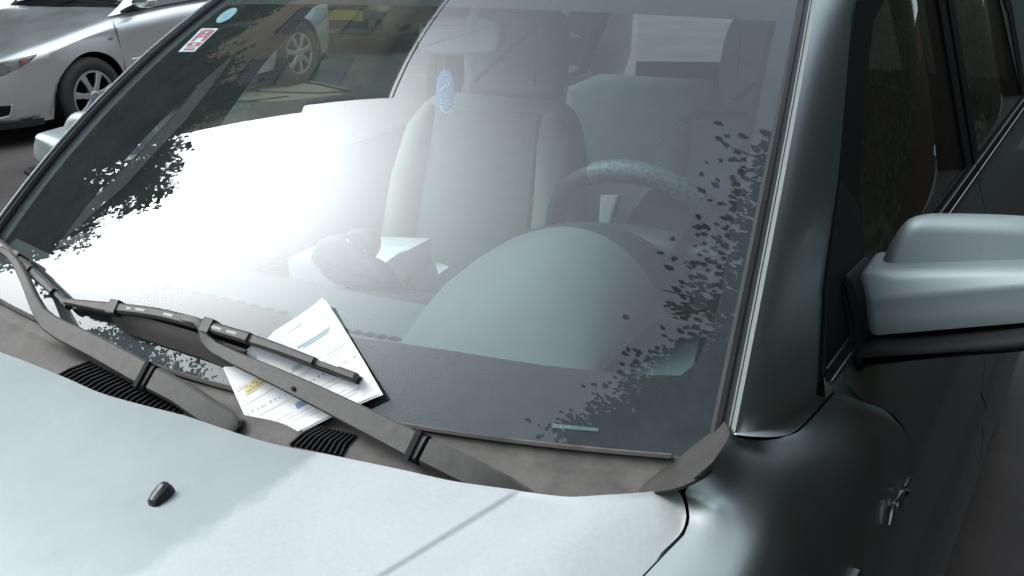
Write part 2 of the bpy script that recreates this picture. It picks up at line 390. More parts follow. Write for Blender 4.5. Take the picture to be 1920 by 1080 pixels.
# ---- cowl below the windscreen
def cowl_ends(x):
    ax=abs(x);yt=ybase(x)-.012;zt=zbase(x)-.012
    yh=float(np.interp(ax,[p[0] for p in YH],[p[1] for p in YH]));yb=min(yh-.03,yt-.03);zb=min(zh(ax,yb)-.045,zt-.03)
    return yt,zt,yb,zb
def zc(x,y):
    yt,zt,yb,zb=cowl_ends(x);return zt+(y-yt)*(zt-zb)/(yt-yb)
mb=MB();rows=[]
us=np.linspace(-1.0,1.0,90)
for k in range(12):
    r=[]
    for u in us:
        x=P_['wb']*u*.985;yt,zt,yb,zb=cowl_ends(x)
        if k==0:q=(x,ybase(x)+.004,zbase(x)-.002)
        elif k==1:q=(x,ybase(x)-.006,zbase(x)-.004)
        else:
            t=(k-2)/9;q=(x,yt+(yb-yt)*t,zt+(zb-zt)*t-(.004 if k==2 else 0))
        r.append(q)
    rows.append(r)
mb.grid(rows[::-1]);COWL=mesh('cowl_panel',mb,M['cowl'],CAR,sharp=60)
# lighter rubber lip along the lower glass edge
mb=MB();mb.tube([G(u,-.004,.004) for u in np.linspace(-.985,.945,60)],.0042,6);mesh('glass_lip',mb,M['cowl'],COWL)
# intake grilles : dark recess + ribs
def grille(quad,n):
    A,B,C,D=[np.array(hsurf(*p,zc)) for p in quad]   # A->B far edge, D->C near edge
    up=np.array([0,-.42,.9])
    m=MB();g=[]
    for t in np.linspace(0,1,8):g.append([A*(1-t)+B*t+up*.0012,D*(1-t)+C*t+up*.0012])
    m.grid(g);o=mesh('vent_grille',m,M['blackdeep'],COWL)
    m=MB()
    for i in range(n+1):
        t=i/n;a=A*(1-t)+B*t;b=D*(1-t)+C*t
        k=(b-a);mid=(a+b)/2+np.array([-.004,0,0])
        m.ribbon([a+up*.002,mid+up*.003,b+up*.002],up,.0042,.005)
    mesh('grille_ribs',m,M['black'],COWL)
grille([(170,680),(345,770),(322,800),(100,712)],22)
grille([(600,800),(668,818),(640,856),(545,836)],9)
grille([(330,775),(415,815),(395,815),(318,790)],8)
# cowl end pieces by the pillars
tr=[(1180,922),(1192,905),(1215,889),(1250,874),(1275,858),(1291,836),(1318,818),(1338,800),(1344,788),(1366,806),(1369,818),(1352,850),(1332,878),(1300,900),(1262,916),(1220,921)]
def trimpt(px,py):
    # blends from the cowl plane up to the pillar base
    w=min(1,max(0,(px-1255)/110.));a=hsurf(px,py,lambda x,y:zc(min(x,.70),y)+.006);b=og(px,py,.012)
    return a*(1-w)+b*w
pA=hx(1370,818,.769);pB=hsurf(1178,926,zc);pC=og(1300,830,.010);pn=np.cross(pB-pA,pC-pA)
pn/=np.linalg.norm(pn);pn=pn*np.sign(pn[2]);pl=lambda px,py:hitp(px,py,pA-pn*.007,pn)
oc=[pl(*p) for p in((1366,800),(1370,818),(1363,838),(1350,859),(1333,881),(1307,899),(1272,914),(1240,921),(1205,926),(1178,928))]
ic=[pl(*p) for p in((1346,786),(1340,800),(1320,819),(1293,837),(1276,857),(1252,873),(1216,888),(1193,905),(1178,926))]
oc=resample(cr(oc,5),26);ic=resample(cr(ic,5),26)
mb=MB();up=np.array((.1,-.5,.85))
mb.grid([[p-up*.012 for p in ic],ic]+[[a*(1-t)+b*t+up*.005*math.sin(math.pi*t) for a,b in zip(ic,oc)] for t in np.linspace(.1,.9,7)]+[oc,[p-up*.007 for p in oc]]);both('cowl_end_trim',mb,M['cowldark'],sharp=50)
# ---- windscreen
def band(f0,f1,n=50,off=-.004,k=6):
    """sheet on the glass between two (u,v) curves"""
    m=MB();P=[]
    for j in range(k+1):
        P.append([G(*((1-j/k)*np.array(f0(t))+(j/k)*np.array(f1(t))),off) for t in np.linspace(0,1,n)])
    m.grid(P);return m
vs=np.linspace(0,1.0,40);us=np.linspace(-1,1,50)
mb=MB();mb.grid([[G(u,v) for u in us] for v in vs]);WIND=mesh('windshield',mb,M['wind'],CAR)
# black ceramic border, following the photographed inner edge
innr=[guv(*p) for p in [(1457,33),(1443,100),(1430,170),(1412,250),(1400,294),(1370,435),(1353,544),(1326,620),(1308,672),(1275,702)]]
innb=[guv(*p) for p in [(1275,702),(1150,697),(1000,680),(850,656),(740,640),(640,628),(537,590),(430,562),(306,534),(186,512)]]
innr=sorted([tuple(t) for t in innr],key=lambda t:t[1])
ur=lambda v:float(np.interp(v,[t[1] for t in innr],[t[0] for t in innr]))
innb=sorted([tuple(t) for t in innb]);vb=lambda u:float(np.interp(u,[t[0] for t in innb],[t[1] for t in innb]))
v_c=guv(1275,702)[1];u_c=guv(1275,702)[0];vt=guv(1100,17)[1];vtr=guv(1440,35)[1]
def top_in(u):return vt+(vtr-vt)*min(1,abs(u)/.95)**2
vbL=lambda u:vb(u) if u>-.8 else vb(-.8)
fr=MB()
def put(m):fr.add(m.v,m.f)
put(band(lambda t:(-1+2*t,0.0),lambda t:((-1+2*t)*u_c,vbL((-1+2*t)*u_c)),70))
put(band(lambda t:(1,t*1.0),lambda t:(ur(v_c+(1-v_c)*t) if v_c+(1-v_c)*t<.97 else ur(.97),v_c+(top_in(.95)-v_c)*t) if t>0 else (u_c,v_c),50))
put(band(lambda t:(-1,t*1.0),lambda t:(-.967+.008*t,v_c*.8+(top_in(.95)-v_c*.8)*t),50))
put(band(lambda t:(-1+2*t,1.0),lambda t:((-1+2*t)*.955,top_in((-1+2*t))),60))
mesh('frit_band',fr,M['frit'],WIND,sharp=180)
# vehicle number plate slot in the lower border
q=[(1036,794),(1122,803),(1121,809),(1036,802)];mb=MB();mb.grid([[og(*q[0],-.0025),og(*q[1],-.0025)],[og(*q[3],-.0025),og(*q[2],-.0025)]]);mesh('number_slot',mb,M['slotglass'],WIND)
# stickers inside the glass
def gpoly(pts,off):
    m=MB();P=[og(*p,off) for p in pts];m.add(P,[tuple(range(len(P)))]);return m
S1=mesh('sticker',gpoly([(334,97),(364,97),(410,53),(378,53)],-.0022),M['stickwhite'],WIND);S1['label']='white and red rectangular sticker'
def sq(s,t):
    a=np.array((334,97.))*(1-s)+np.array((378,53.))*s;b=np.array((364,97.))*(1-s)+np.array((410,53.))*s;return a*(1-t)+b*t
mb=MB()
for s0,s1,t0,t1 in((.06,.14,.2,.86),(.17,.2,.25,.8),(.24,.40,.12,.40),(.24,.40,.62,.9),(.45,.62,.12,.3),(.45,.62,.7,.9),(.24,.28,.4,.62),(.36,.40,.4,.62),(.62,.68,.12,.9),(.70,.95,.30,.42),(.70,.95,.6,.72),(.88,.94,.42,.6),(.74,.80,.42,.6),(.68,.92,.76,.9),(.68,.92,.12,.25)):
    g=gpoly([sq(s0,t0),sq(s0,t1),sq(s1,t1),sq(s1,t0)],-.0018);mb.add(g.v,g.f)
mesh('sticker_lettering',mb,M['red'],WIND)
S2=mesh('sticker',gpoly([(425+23*math.cos(a)*.82+5*math.sin(a),28.5-16*math.cos(a)*.80+6.0*math.sin(a)) for a in np.linspace(0,2*math.pi,28)[:-1]],-.0022),M['stickblue'],WIND);S2['label']='round pale blue sticker'
mb=MB()
for px,py in((418,33),(424,30),(431,25),(428,31),(420,29)):
    g=gpoly([(px+3*math.cos(a),py+1.6*math.sin(a)) for a in(0,1.2,2.4,3.6,5)],-.0018);mb.add(g.v,g.f)
mesh('sticker_lettering',mb,M['blue'],WIND)
# ---- pillars and rubber
vv=np.linspace(.03,1.0,36)
for sgn in(1,-1):
    k=1. if sgn>0 else .5
    mb=MB();mb.grid([[G(1+(u-1)*k,v,o) for v in vv] for u,o in((1.0,-.006),(.998,.004),(1.006,.009),(1.013,.008),(1.017,.003),(1.026,.003),(1.032,.010))][::-1])
    mesh('windshield_seal',mb if sgn>0 else mb.mirror(),M['rubber'],CAR,sharp=25)
Ol=cr([(.803,.288,1.039),(.775,.397,1.147),(.746,.553,1.258),(.712,.700,1.392),(.682,.829,1.504),(.668,.90,1.552)],10)
Ol=resample(Ol,37);Ol=Ol
O=[np.array(p) for p in Ol]
H=[G(1.042,v,.019) for v in np.linspace(.03,1.02,37)]
vH=np.linspace(.03,1.02,37)
low=[hx(*p,xx) for p,xx in(((1378,815),.776),((1405,818),.785),((1450,819),.795),((1480,813),.799),((1505,794),.802),((1530,768),.803),((1560,735),.803))]
LOW=resample(cr(low,6),14)
for sgn in(1,-1):
    rows=[]
    for i in range(37):
        h=H[i] if sgn>0 else G(1.022,vH[i],.013);o=O[i] if sgn>0 else h+np.array((.002,.03,-.03))
        cpt=h+(np.array([.030,.035,-.012]) if sgn>0 else np.array((.005,.010,-.004)))
        ks=1. if sgn>0 else .5;row=[G(1+.026*ks,vH[i],.004),G(1+.036*ks,vH[i],.013),h]
        for t in np.linspace(0,1,11)[1:]:
            row.append((1-t)**2*h+2*t*(1-t)*cpt+t*t*o)
        rows.append(row)
    rows0=[[np.array(a)*(1-t)+np.array(b)*t for a,b in zip(LOW,rows[0])] for t in np.linspace(0,1,8)[:-1]] if sgn>0 else []
    mb=MB();mb.grid(rows0+rows);mesh('front_pillar',mb if sgn>0 else mb.mirror(),M['paint'],CAR,sharp=60)
# ---- side surface of the body
def xs(z):
    return float(np.interp(z,[.18,.22,.30,.36,.40,.42,.44,.46,.48,.60,.75,.88,.97,1.02,1.06],[.86,.898,.902,.900,.894,.897,.899,.894,.881,.881,.874,.855,.832,.815,.802]))
# wing (fender): from the bonnet shut line and cowl trim over to the side
inA=[np.array(p) for p in LOW[::-1]]
inB=[pl(px,py)+pn*.006 for px,py in((1373,822),(1366,838),(1353,859),(1336,881),(1309,900))]+[np.array((HC[1][0]+.004,HC[1][1]+.004,zh(*HC[1])))]
inC=[np.array((x+.005,y,zh(x,y)-.001)) for x,y in HC[2:]]
inD=[]
for t in np.linspace(.05,1,12):
    a=R_[-1]*(1-t)+F_[-1]*t;inD.append(np.array((a[0]+.005,a[1],zh(a[0],a[1])-.001)))
inner=resample(inA,22)[:-1]+resample([inA[-1]]+inB,16)[:-1]+resample([inB[-1]]+inC,12)[:-1]+resample([inC[-1]]+inD,26)
n1,n2,n3=21,36,47;NI=len(inner)
outy=np.interp(np.arange(NI),[0,n1*.5,n1,n2,n3,NI-1],[.70,.42,.20,.06,inC[-1][1]-.02,-.94])
ksm=np.exp(-np.linspace(-2,2,15)**2);ksm/=ksm.sum()
outy=np.convolve(np.pad(outy,7,mode='edge'),ksm,'valid');outy[0]=.70
droop=np.interp(np.arange(NI),[0,n1*.6,n1,n2,NI-1],[.10,.05,.03,.008,.006]);xk=np.interp(np.arange(NI),[0,n1,n2,NI-1],[.55,.64,.80,.86]);zk=np.interp(np.arange(NI),[0,n1,n2,NI-1],[.55,.6,.82,.9])
AX,AZ,AR=-.42,.31,.345
def rear_y(z):return float(np.interp(z,[.3,.62,.70,.80,.90,1.0],[.79,.785,.765,.70,.575,.392]))
rows=[]
for i,(p,yo) in enumerate(zip(inner,outy)):
    nose=max(0,-yo-.5);e=np.array((xs(.80)-nose**2*.9,yo,.80))
    c1=p+np.array(((e[0]-p[0])*xk[i],(yo-p[1])*.3,-droop[i]));c2=e+np.array((.002,(p[1]-yo)*.25,(p[2]-.80)*zk[i]))
    rows.append([(1-t)**3*p+3*t*(1-t)**2*c1+3*t*t*(1-t)*c2+t**3*e for t in np.linspace(0,1,19)])
Gd=np.array(rows)
for j,t in enumerate(np.linspace(0,1,19)):
    z=Gd[0,0,2]*(1-t)+.80*t;Gd[0,j]=(xs(z)+(.803-xs(.998))*(1-t),rear_y(z),z)
for _ in range(60):
    q=Gd.copy();q[1:-1,1:]=.5*Gd[1:-1,1:]+.25*(Gd[:-2,1:]+Gd[2:,1:]);Gd=q
for _ in range(3):
    q=Gd.copy();q[1:-1,1:-1]=.5*Gd[1:-1,1:-1]+.25*(Gd[1:-1,:-2]+Gd[1:-1,2:]);Gd=q
rows=[]
for i in range(NI):
    yo=Gd[i,-1,1];nose=max(0,-yo-.5);dy=yo-AX;zb=.20;r=list(Gd[i])
    if abs(dy)<AR:zb=AZ+math.sqrt(AR*AR-dy*dy)
    for z in np.linspace(.80,min(zb,.79),13)[1:]:
        yy=yo+(rear_y(z)-.70)*max(0,1-i/10.) if yo>.3 else yo
        r.append(np.array((xs(z)-nose**2*.9,yy,z)))
    rows.append(r)
Gd=np.array(rows)
for _ in range(14):
    q=Gd.copy();q[1:-1,8:24]=.5*Gd[1:-1,8:24]+.125*(Gd[:-2,8:24]+Gd[2:,8:24])+.125*(Gd[1:-1,7:23]+Gd[1:-1,9:25]);Gd=q
rows=[list(r) for r in Gd]
mb=MB();mb.grid(rows[::-1]);WING,_=both('fender',mb,M['paint'],sharp=70)
mb=MB();mb.tube([q+np.array((.002,-.001,-.001)) for q in cr(low,5)],.0018,6);both('shut_line',mb,M['blackdeep'],WING)
# stylised chrome lettering on the wing
mb=MB()
for pl in ([(1706,897),(1701,905),(1696,914)],[(1690,922),(1698,918),(1704,921)],[(1703,921),(1697,932)],[(1689,925),(1683,936),(1676,944)],[(1693,930),(1690,942)],[(1686,935),(1683,950)],[(1676,946),(1672,962),(1668,984)],[(1676,946),(1680,958)]):
    P=[]
    for px,py in pl:
        q=hx(px,py,.879);P.append(q)
    mb.tube(P,.0034,6)
mesh('badge_lettering',mb,M['chrome'],WING)
q=[hx(*p,.878) for p in((1612,1068),(1618,1085),(1604,1085))];cq=sum(q)/3
mb=MB();mb.loft([[p+np.array([-.02,0,0]) for p in q],q,[p*.7+cq*.3+np.array([.004,0,0]) for p in q]]);mesh('side_repeater',mb,M['trimchrome'],WING)
# doors
def skin(y0,y1,zl,n=14):
    Y=np.linspace(y0,y1,n);m=MB()
    Z=[1.048,1.04,1.02,.97,.92,.88,.80,.75,.68,.60,.54,.485,.475,.46,.44,.42,.405,.40,.36,.30,.24]
    Z=[z for z in Z if z>=zl]
    R=[[(xs(z)+(.003 if False else 0),(rear_y(min(z,1.0))-.001)*(1-k)+y1*k if y0<1 else y0*(1-k)+y1*k,z) for k in np.linspace(0,1,n)] for z in Z]
    R=[[(.775,q[1],1.050) for q in R[0]]]+R
    m.grid(R);return m
def side_x(z,o=0.):return .80+o-(z-1.04)*.26
def sp(y,z,o=0.):return np.array((side_x(z,o),y,z))
def panel(poly,o,th=.006):
    P=[sp(y,z,o) for y,z in poly];n=np.array((1,0,.26));m=slab(P,n,th,.0015,2);return m
def frame(outer,inner,o,th):
    a=[sp(y,z,o) for y,z in outer];b=[sp(y,z,o) for y,z in inner];n=np.array((1,0,.26));n/=np.linalg.norm(n)
    m=MB();m.grid([[p-n*th for p in a],[p for p in a],[p for p in b],[p-n*th for p in b]],cv=True);return m
fo=[(0.305, 1.048), (0.396, 1.151), (0.558, 1.264), (0.705, 1.396), (0.837, 1.501), (1.055, 1.531), (1.605, 1.531), (1.625, 1.048)]
fi=[(0.58, 1.071), (0.605, 1.151), (0.675, 1.248), (0.785, 1.351), (0.935, 1.461), (1.085, 1.494), (1.53, 1.498), (1.55, 1.071)]
ro=[(1.66, 1.048), (1.64, 1.531), (2.105, 1.526), (2.455, 1.496), (2.665, 1.336), (2.705, 1.048)]
ri=[(1.725, 1.071), (1.715, 1.494), (2.105, 1.491), (2.385, 1.461), (2.565, 1.316), (2.605, 1.071)]
for sgn in(1,-1):
    fx=(lambda m:m) if sgn>0 else (lambda m:tuck(m.mirror()))
    for nm,y0,y1,A,B in(('door',.806,1.632,fo,fi),('door',1.642,2.72,ro,ri)):
        d=mesh(nm,fx(skin(y0,y1,.24)),M['paint'],CAR,sharp=30)
        mesh('window_frame',fx(frame(A,B,.004,.03)),M['black'],d)
        g=fx(panel(B,-.006,.004));mesh('window_glass',g,M['sideglass'] if sgn>0 else M['clearglass'],d)
        m=MB();yy=np.linspace(A[0][0]+.02 if nm=='door' and y0<1 else y0,y1,14)
        m.ribbon([(.806,y,1.054) for y in yy],np.array((1,0,.4)),.020,.008);mesh('belt_seal',fx(m),M['rubber'],d)
        m=MB();m.ribbon([(.8125,y,1.043) for y in yy],np.array((1,0,.5)),.008,.006);mesh('belt_trim',fx(m),M['trimchrome'],d)
        m=MB();yh=y1-.24;m.tube([(xs(.93)-.004,yh,.93),(xs(.93)+.03,yh+.02,.932),(xs(.93)+.034,yh+.10,.935),(xs(.93)+.03,yh+.17,.937),(xs(.93)-.004,yh+.19,.938)],.010,8);mesh('handle',fx(m),M['paint'],d)
        # light inner trim, shown through the glass
        m=MB();m.grid([[(.765,y,1.045) for y in(max(y0,.55),y1)],[(.735,y,1.02) for y in(max(y0,.55),y1)],[(.715,y,.80) for y in(max(y0,.55),y1)],[(.73,y,.35) for y in(max(y0,.55),y1)]]);mesh('door_lining',fx(m),M['trim'],d)
# door mirror sail and mirrors
def ypl(pts,y):return [hy(*p,y) for p in pts]
def door_mirror(fx):
    base=ypl([(1562,538),(1580,520),(1600,503),(1606,497),(1618,520),(1632,560),(1640,665),(1600,672),(1570,668),(1556,610)],.52)
    m=slab(resample(cr(base+[base[0]],3),40)[:-1],(0,-1,0.05),.13,.012,4);o=mesh('door_mirror',fx(m),M['black'],CAR,sharp=40)
    bot=ypl([(1628,629),(1760,622),(1920,606),(2010,596),(2016,614),(1930,632),(1780,645),(1640,661),(1622,656)],.505)
    mesh('mirror_underside',fx(slab(cr(bot,3,True),(0,-1,0),.13,.012,4)),M['black'],o)
    st=[];kk=[(0,.86),(6,.96),(16,1),(60,1),(130,1),(220,1),(300,1),(380,1),(420,.93),(436,.80)]
    for sx,sc_ in kk:
        xt,xc,xb=1609+sx,1622+sx*.985,1631+sx*.97
        yt_,yc_,yb_=510-sx*.018,562-sx*.095 if sx<30 else 559-sx*.085,634-sx*.082
        T_=hy(xt,yt_,.508);C_=hy(xc,yc_,.492);B_=hy(xb,yb_,.482);Tr=T_+np.array((0,.09,.004));Br=B_+np.array((0,.10,.003))
        ring=[Tr,T_+np.array((0,.016,.001)),T_*.92+C_*.08,T_*.5+C_*.5+np.array((0,-.001,.002)),T_*.10+C_*.90,C_*.97+B_*.03+np.array((0,-.001,0)),C_*.88+B_*.12,C_*.5+B_*.5+np.array((0,-.003,0)),C_*.06+B_*.94,B_+np.array((0,.012,.001)),Br]
        m_=sum(ring)/len(ring);st.append([m_+(q-m_)*sc_ for q in ring])
    mq=MB();mq.loft(st)
    mesh('mirror_cap',fx(mq),M['mirrorpaint'],o,sharp=45)
    upr=ypl([(1652,545),(1658,505),(1672,465),(1690,432),(1706,412),(1722,404),(1750,402),(1850,404),(1950,411),(2010,430),(2040,480),(2044,545)],.605)
    mesh('mirror_cap',fx(slab(resample(cr(upr+[upr[0]],4),60)[:-1],(0,-1,.22),.12,.026,8)),M['mirrorpaint'],o,sharp=60)
    gl=ypl([(1668,470),(1720,415),(1950,420),(2030,480),(2030,570),(1660,590)],.60)
    m=MB();P=[p*1.0 for p in gl];m.add(P,[tuple(range(len(P)))]);mesh('mirror_glass',fx(m),M['winglass'],o)
    # black triangular sail in the window corner
    P=[(.315,1.056),(.40,1.154),(.56,1.266),(.635,1.20),(.60,1.146),(.577,1.056)]
    mesh('mirror_sail',panel(P,.0075,.006) if fx is not fold else tuck(panel(P,.0075,.006).mirror()),M['black'],o)
def fold(m):
    q=m.mirror();q.v=[(-.80+(x+.80)*.86,y,z) for x,y,z in q.v];a=math.radians(0);c,s_=math.cos(a),math.sin(a);o=np.array((-.80,.55,0))
    return q.move([[c,-s_,0],[s_,c,0],[0,0,1]],o-np.array([[c,-s_,0],[s_,c,0],[0,0,1]])@o+np.array((.0,0.0,.01)))
door_mirror(lambda m:m);door_mirror(fold)
# roof, rear, sills
vt_=[G(u,1.0,.004) for u in np.linspace(-1.03,1.03,21)]
rows=[vt_]
for t in np.linspace(0,1,9)[1:]:
    y=.72+t*2.28;z=.045*math.sin(math.pi*min(1,t*1.0)*.8)
    rows.append([np.array((.655*s*(1-.05*t), max(y,p[1]+.02), 1.578+z-.05*t-.03*abs(s)**3)) for s,p in zip(np.linspace(-1,1,21),vt_)])
mb=MB();mb.grid(rows);mesh('roof',mb,M['paint'],CAR,sharp=60)
mb=MB();mb.grid([[p+np.array((0,.02,-.028)) for p in r] for r in rows][::-1]);mesh('headliner',mb,M['liner'],CAR,sharp=60)
m=MB();m.grid([[(.672,y,1.548) for y in np.linspace(.86,2.95,9)],[(.640,y,1.575) for y in np.linspace(.86,2.95,9)]]);m.tube([(.60,1.0,1.61),(.60,1.15,1.645),(.60,2.6,1.63),(.60,2.8,1.59)],.013,8);both('roof_rail',m,M['black'])
mb=MB();rr=[]
for z,y in((1.52,2.98),(1.40,3.10),(1.20,3.24),(1.02,3.33)):
    rr.append([(s*(.66-(1.5-z)*-.26*.9 if True else 0),y-.12*s*s,z) for s in np.linspace(-1,1,9)])
mb.grid(rr[::-1]);mesh('rear_window',mb,M['clearglass'],CAR)
mb=MB();rr=[]
for z,y in((1.02,3.33),(.80,3.38),(.55,3.40),(.22,3.34)):rr.append([(s*min(.80,xs(z)-.05),y-.14*s*s,z) for s in np.linspace(-1,1,13)])
mb.grid(rr[::-1]);mesh('tailgate',mb,M['paint'],CAR)
m=MB();m.grid([[(xs(z),y,z) for y in np.linspace(2.73,3.22,6)] for z in(1.06,.97,.88,.75,.60,.48,.44,.40,.30,.22)]);m.add([sp(2.60,1.085),sp(2.73,1.06),sp(3.20,1.06),sp(3.0,1.50),sp(2.38,1.50)],[(0,1,2,3,4)]);both('rear_quarter',m,M['paint'])
m=MB();m.grid([[(.70,y,.26),(.895,y,.30),(.89,y,.20),(.70,y,.17)] for y in np.linspace(-.07,2.75,10)]);both('sill',m,M['black'])
mb=MB();mb.box((0,1.1,.24),(1.5,4.0,.06));mesh('floor_pan',mb,M['carpet'],CAR)
mb=MB();rr=[]
for z,k in((.82,.0),(.70,.03),(.55,.05),(.38,.05),(.22,0)):rr.append([(s*.72,-1.10-.02-k-.10*(1-s*s),z) for s in np.linspace(-1,1,13)])
mb.grid(rr);mesh('bumper',mb,M['paint'],CAR)
mb=MB();mb.box((0,-.15,.62),(1.3,.02,.66));mesh('bulkhead',mb,M['blackdeep'],CAR)
# wheels
def wheel_parts(mk):
    pass
def build_wheel(root,cx,cy,cz,sgn,r=.31,rr=.205):
    ax=np.array((sgn,0,0.));o=np.array((cx,cy,cz))
    m=MB();m.lathe([(rr-.005,.0),(rr+.012,.012),(r*.80,.018),(r*.93,.012),(r*.99,-.012),(r,-.04),(r,-.15),(r*.96,-.185),(rr,-.19)],o,ax,40)
    w=mesh('wheel',m,M['tyre'],root,sharp=50)
    m=MB();m.lathe([(rr,.002),(rr-.004,.010),(rr-.014,.010),(rr-.02,-.004),(rr-.03,-.05),(0.02,-.06)],o,ax,40)
    mesh('rim_barrel',m,M['blackdeep'],w,sharp=50)
    m=MB();m.lathe([(rr+.002,.002),(rr,.012),(rr-.013,.013),(rr-.02,0)],o,ax,40)
    m.lathe([(.055,-.03),(.055,.010),(.045,.018),(.028,.020),(.026,.014),(0.0,.014)],o,ax,24)
    for k in range(7):
        a=2*math.pi*k/7+.25;d=np.array((0,math.cos(a),math.sin(a)));b=np.array((0,-math.sin(a),math.cos(a)))
        m.ribbon([o+ax*.006+d*.04,o+ax*.010+d*.11,o+ax*.004+d*(rr-.012)],ax,[.052,.040,.058],.018,.2)
    mesh('rim',m,M['rim'],w,sharp=35)
for y in(-.42,2.28):
    for s in(1,-1):build_wheel(CAR,s*.855,y,.31,s)
for y in(-.42,2.28):
    m=MB();m.lathe([(.35,0),(.36,-.25)],(.84,y,.31),(1,0,0),30);both('wheel_well',m,M['blackdeep'])

# ---------------------------------------------------------------- cabin
def zd(x,y):
    base=.985-.02*(y)
    if y>.47 and -.46<x<.20:
        k=min(1,(y-.47)/.03);base-=.038*k*k*(3-2*k)
    if y>.62:base-=(y-.62)*1.2+ (y-.62)**2*6
    return base
X=np.linspace(-.72,.72,73);Y=list(np.linspace(.035,.46,14))+list(np.linspace(.47,.66,24))+[.70,.74]
mb=MB();mb.grid([[(x,y+(ybase(x)+.012)*max(0,1-y/.42),zd(x,y)+.028*(x/.73)**2*max(0,1-y/.3)-.01*max(0,1-y/.1)) for x in X] for y in Y]);DASH=mesh('dashboard',mb,M['dash'],CAR,sharp=60)
mb=MB();mb.grid([[(x,.745,z) for x in np.linspace(-.72,.72,9)] for z in(.78,.45)][::-1]);mesh('dash_face',mb,M['dashdark'],DASH)
# row of defroster slots along the front edge
for i,(px,py) in enumerate([(p,621+(p-646)*.165) for p in np.linspace(646,852,10)]+[(p,538+(p-310)*.225) for p in np.linspace(310,530,9)]):
    q=hsurf(px,py,zd);m=MB()
    m.loft([[q+np.array((dx*.6+s*.004,dy,.0035-.002*abs(s))) for dx,dy in((-.012,-.006),(.010,-.009),(.016,.004),(-.004,.010))] for s in(-1,1)])
    mesh('defroster_vent',m,M['dashdark'],DASH,sharp=20)
arch=cr([hy(*p,.5) for p in((855,516),(905,479),(980,440),(1060,425),(1130,442),(1192,488),(1232,545),(1248,590))],6)
ca=np.array((.30,.26,.985));rows=[]
for t in np.linspace(0,1,16):
    s=math.sin(t*math.pi/2)**1.5;r=[]
    for p in arch:
        q=np.array((ca[0]+(p[0]-ca[0])*(.80+.20*t),.20+(.30)*t,.972+(max(p[2],.97)-.972)*s));r.append(q)
    rows.append(r)
mb=MB();mb.grid(rows);BIN=mesh('instrument_binnacle',mb,M['dash'],DASH,sharp=70)
arch2=cr([hy(*p,.535) for p in((870,512),(912,474),(985,434),(1065,417),(1145,420),(1208,452),(1254,505),(1276,560),(1282,600))],6)
mb=MB();mb.grid([[p for p in rows[-1]][:len(arch2)] if False else resample(arch,50),resample(arch2,50),[p+np.array((0,.06,-.03)) for p in resample(arch2,50)]]);mesh('binnacle_lip',mb,M['dashdark'],DASH,sharp=50)  # rear lip, its shade put into the dark colour
# steering wheel
wc=np.array((.372,.70,1.062));tl=math.radians(25);wu=np.array((0,-math.sin(tl),math.cos(tl)));wx=np.array((1.,0,0));wn=np.cross(wx,wu)
def wp(a,r,o=0):return wc+wx*r*math.cos(a)+wu*r*math.sin(a)+wn*o
mb=MB();mb.lathe([(.183+.018*math.cos(a),.018*math.sin(a)) for a in np.linspace(0,2*math.pi,13)],wc,wn,64);WHL=mesh('steering_wheel',mb,M['wheelgrip'],CAR)
mb=MB();mb.tube([wp(a,.183) for a in np.linspace(math.radians(112),math.radians(20),40)],.0205,14);
GRIP,nt,out=newmat('laced_wheel_cover');tc=nd(nt,'ShaderNodeTexCoord').outputs['Object'];v=nd(nt,'ShaderNodeTexVoronoi',{'Vector':tc,'Scale':130.});bb=ramp(nt,v.outputs['Distance'],.25,.55)
p=nd(nt,'ShaderNodeBsdfPrincipled',{'Base Color':mixc(nt,bb,(.03,.04,.055),(.085,.105,.12)),'Roughness':.55});b=nd(nt,'ShaderNodeBump',{'Strength':.3,'Distance':.002,'Height':bb});nt.links.new(b.outputs[0],p.inputs['Normal']);nt.links.new(p.outputs[0],out.inputs[0])
mesh('wheel_cover',mb,GRIP,WHL)
def wslab(pts,th,rad,o=0):
    return slab([wc+wx*a+wu*b+wn*o for a,b in pts],wn,th,rad,4)
mesh('hub',wslab(cr([(-.09,.03),(-.06,.06),(.06,.06),(.09,.03),(.085,-.05),(.04,-.08),(-.04,-.08),(-.085,-.05)],4,True),.05,.015,.02),M['dash'],WHL)
for pts in([(-.175,.035),(-.08,.03),(-.08,-.02),(-.175,.0)],[(.08,.03),(.175,.035),(.175,.0),(.08,-.02)],[(-.03,-.07),(.03,-.07),(.022,-.175),(-.022,-.175)]):
    mesh('spoke',wslab(pts,.02,.005,.01),M['dash'],WHL)
q=[hy(*p,.74) for p in((1126,366),(1160,366),(1152,402),(1146,440),(1128,440))];mesh('column_stalk',slab(q,(0,-1,.2),.02,.004,3),M['trim'],WHL)
mb=MB();mb.loft([[wc+wn*(-d)+wx*a*s+wu*b*s for a,b in((-.06,.01),(.06,.01),(.07,-.07),(-.07,-.07))] for d,s in((-.01,1.),(.10,1.0),(.16,.9))]) ;mesh('column_shroud',mb,M['dashdark'],CAR)
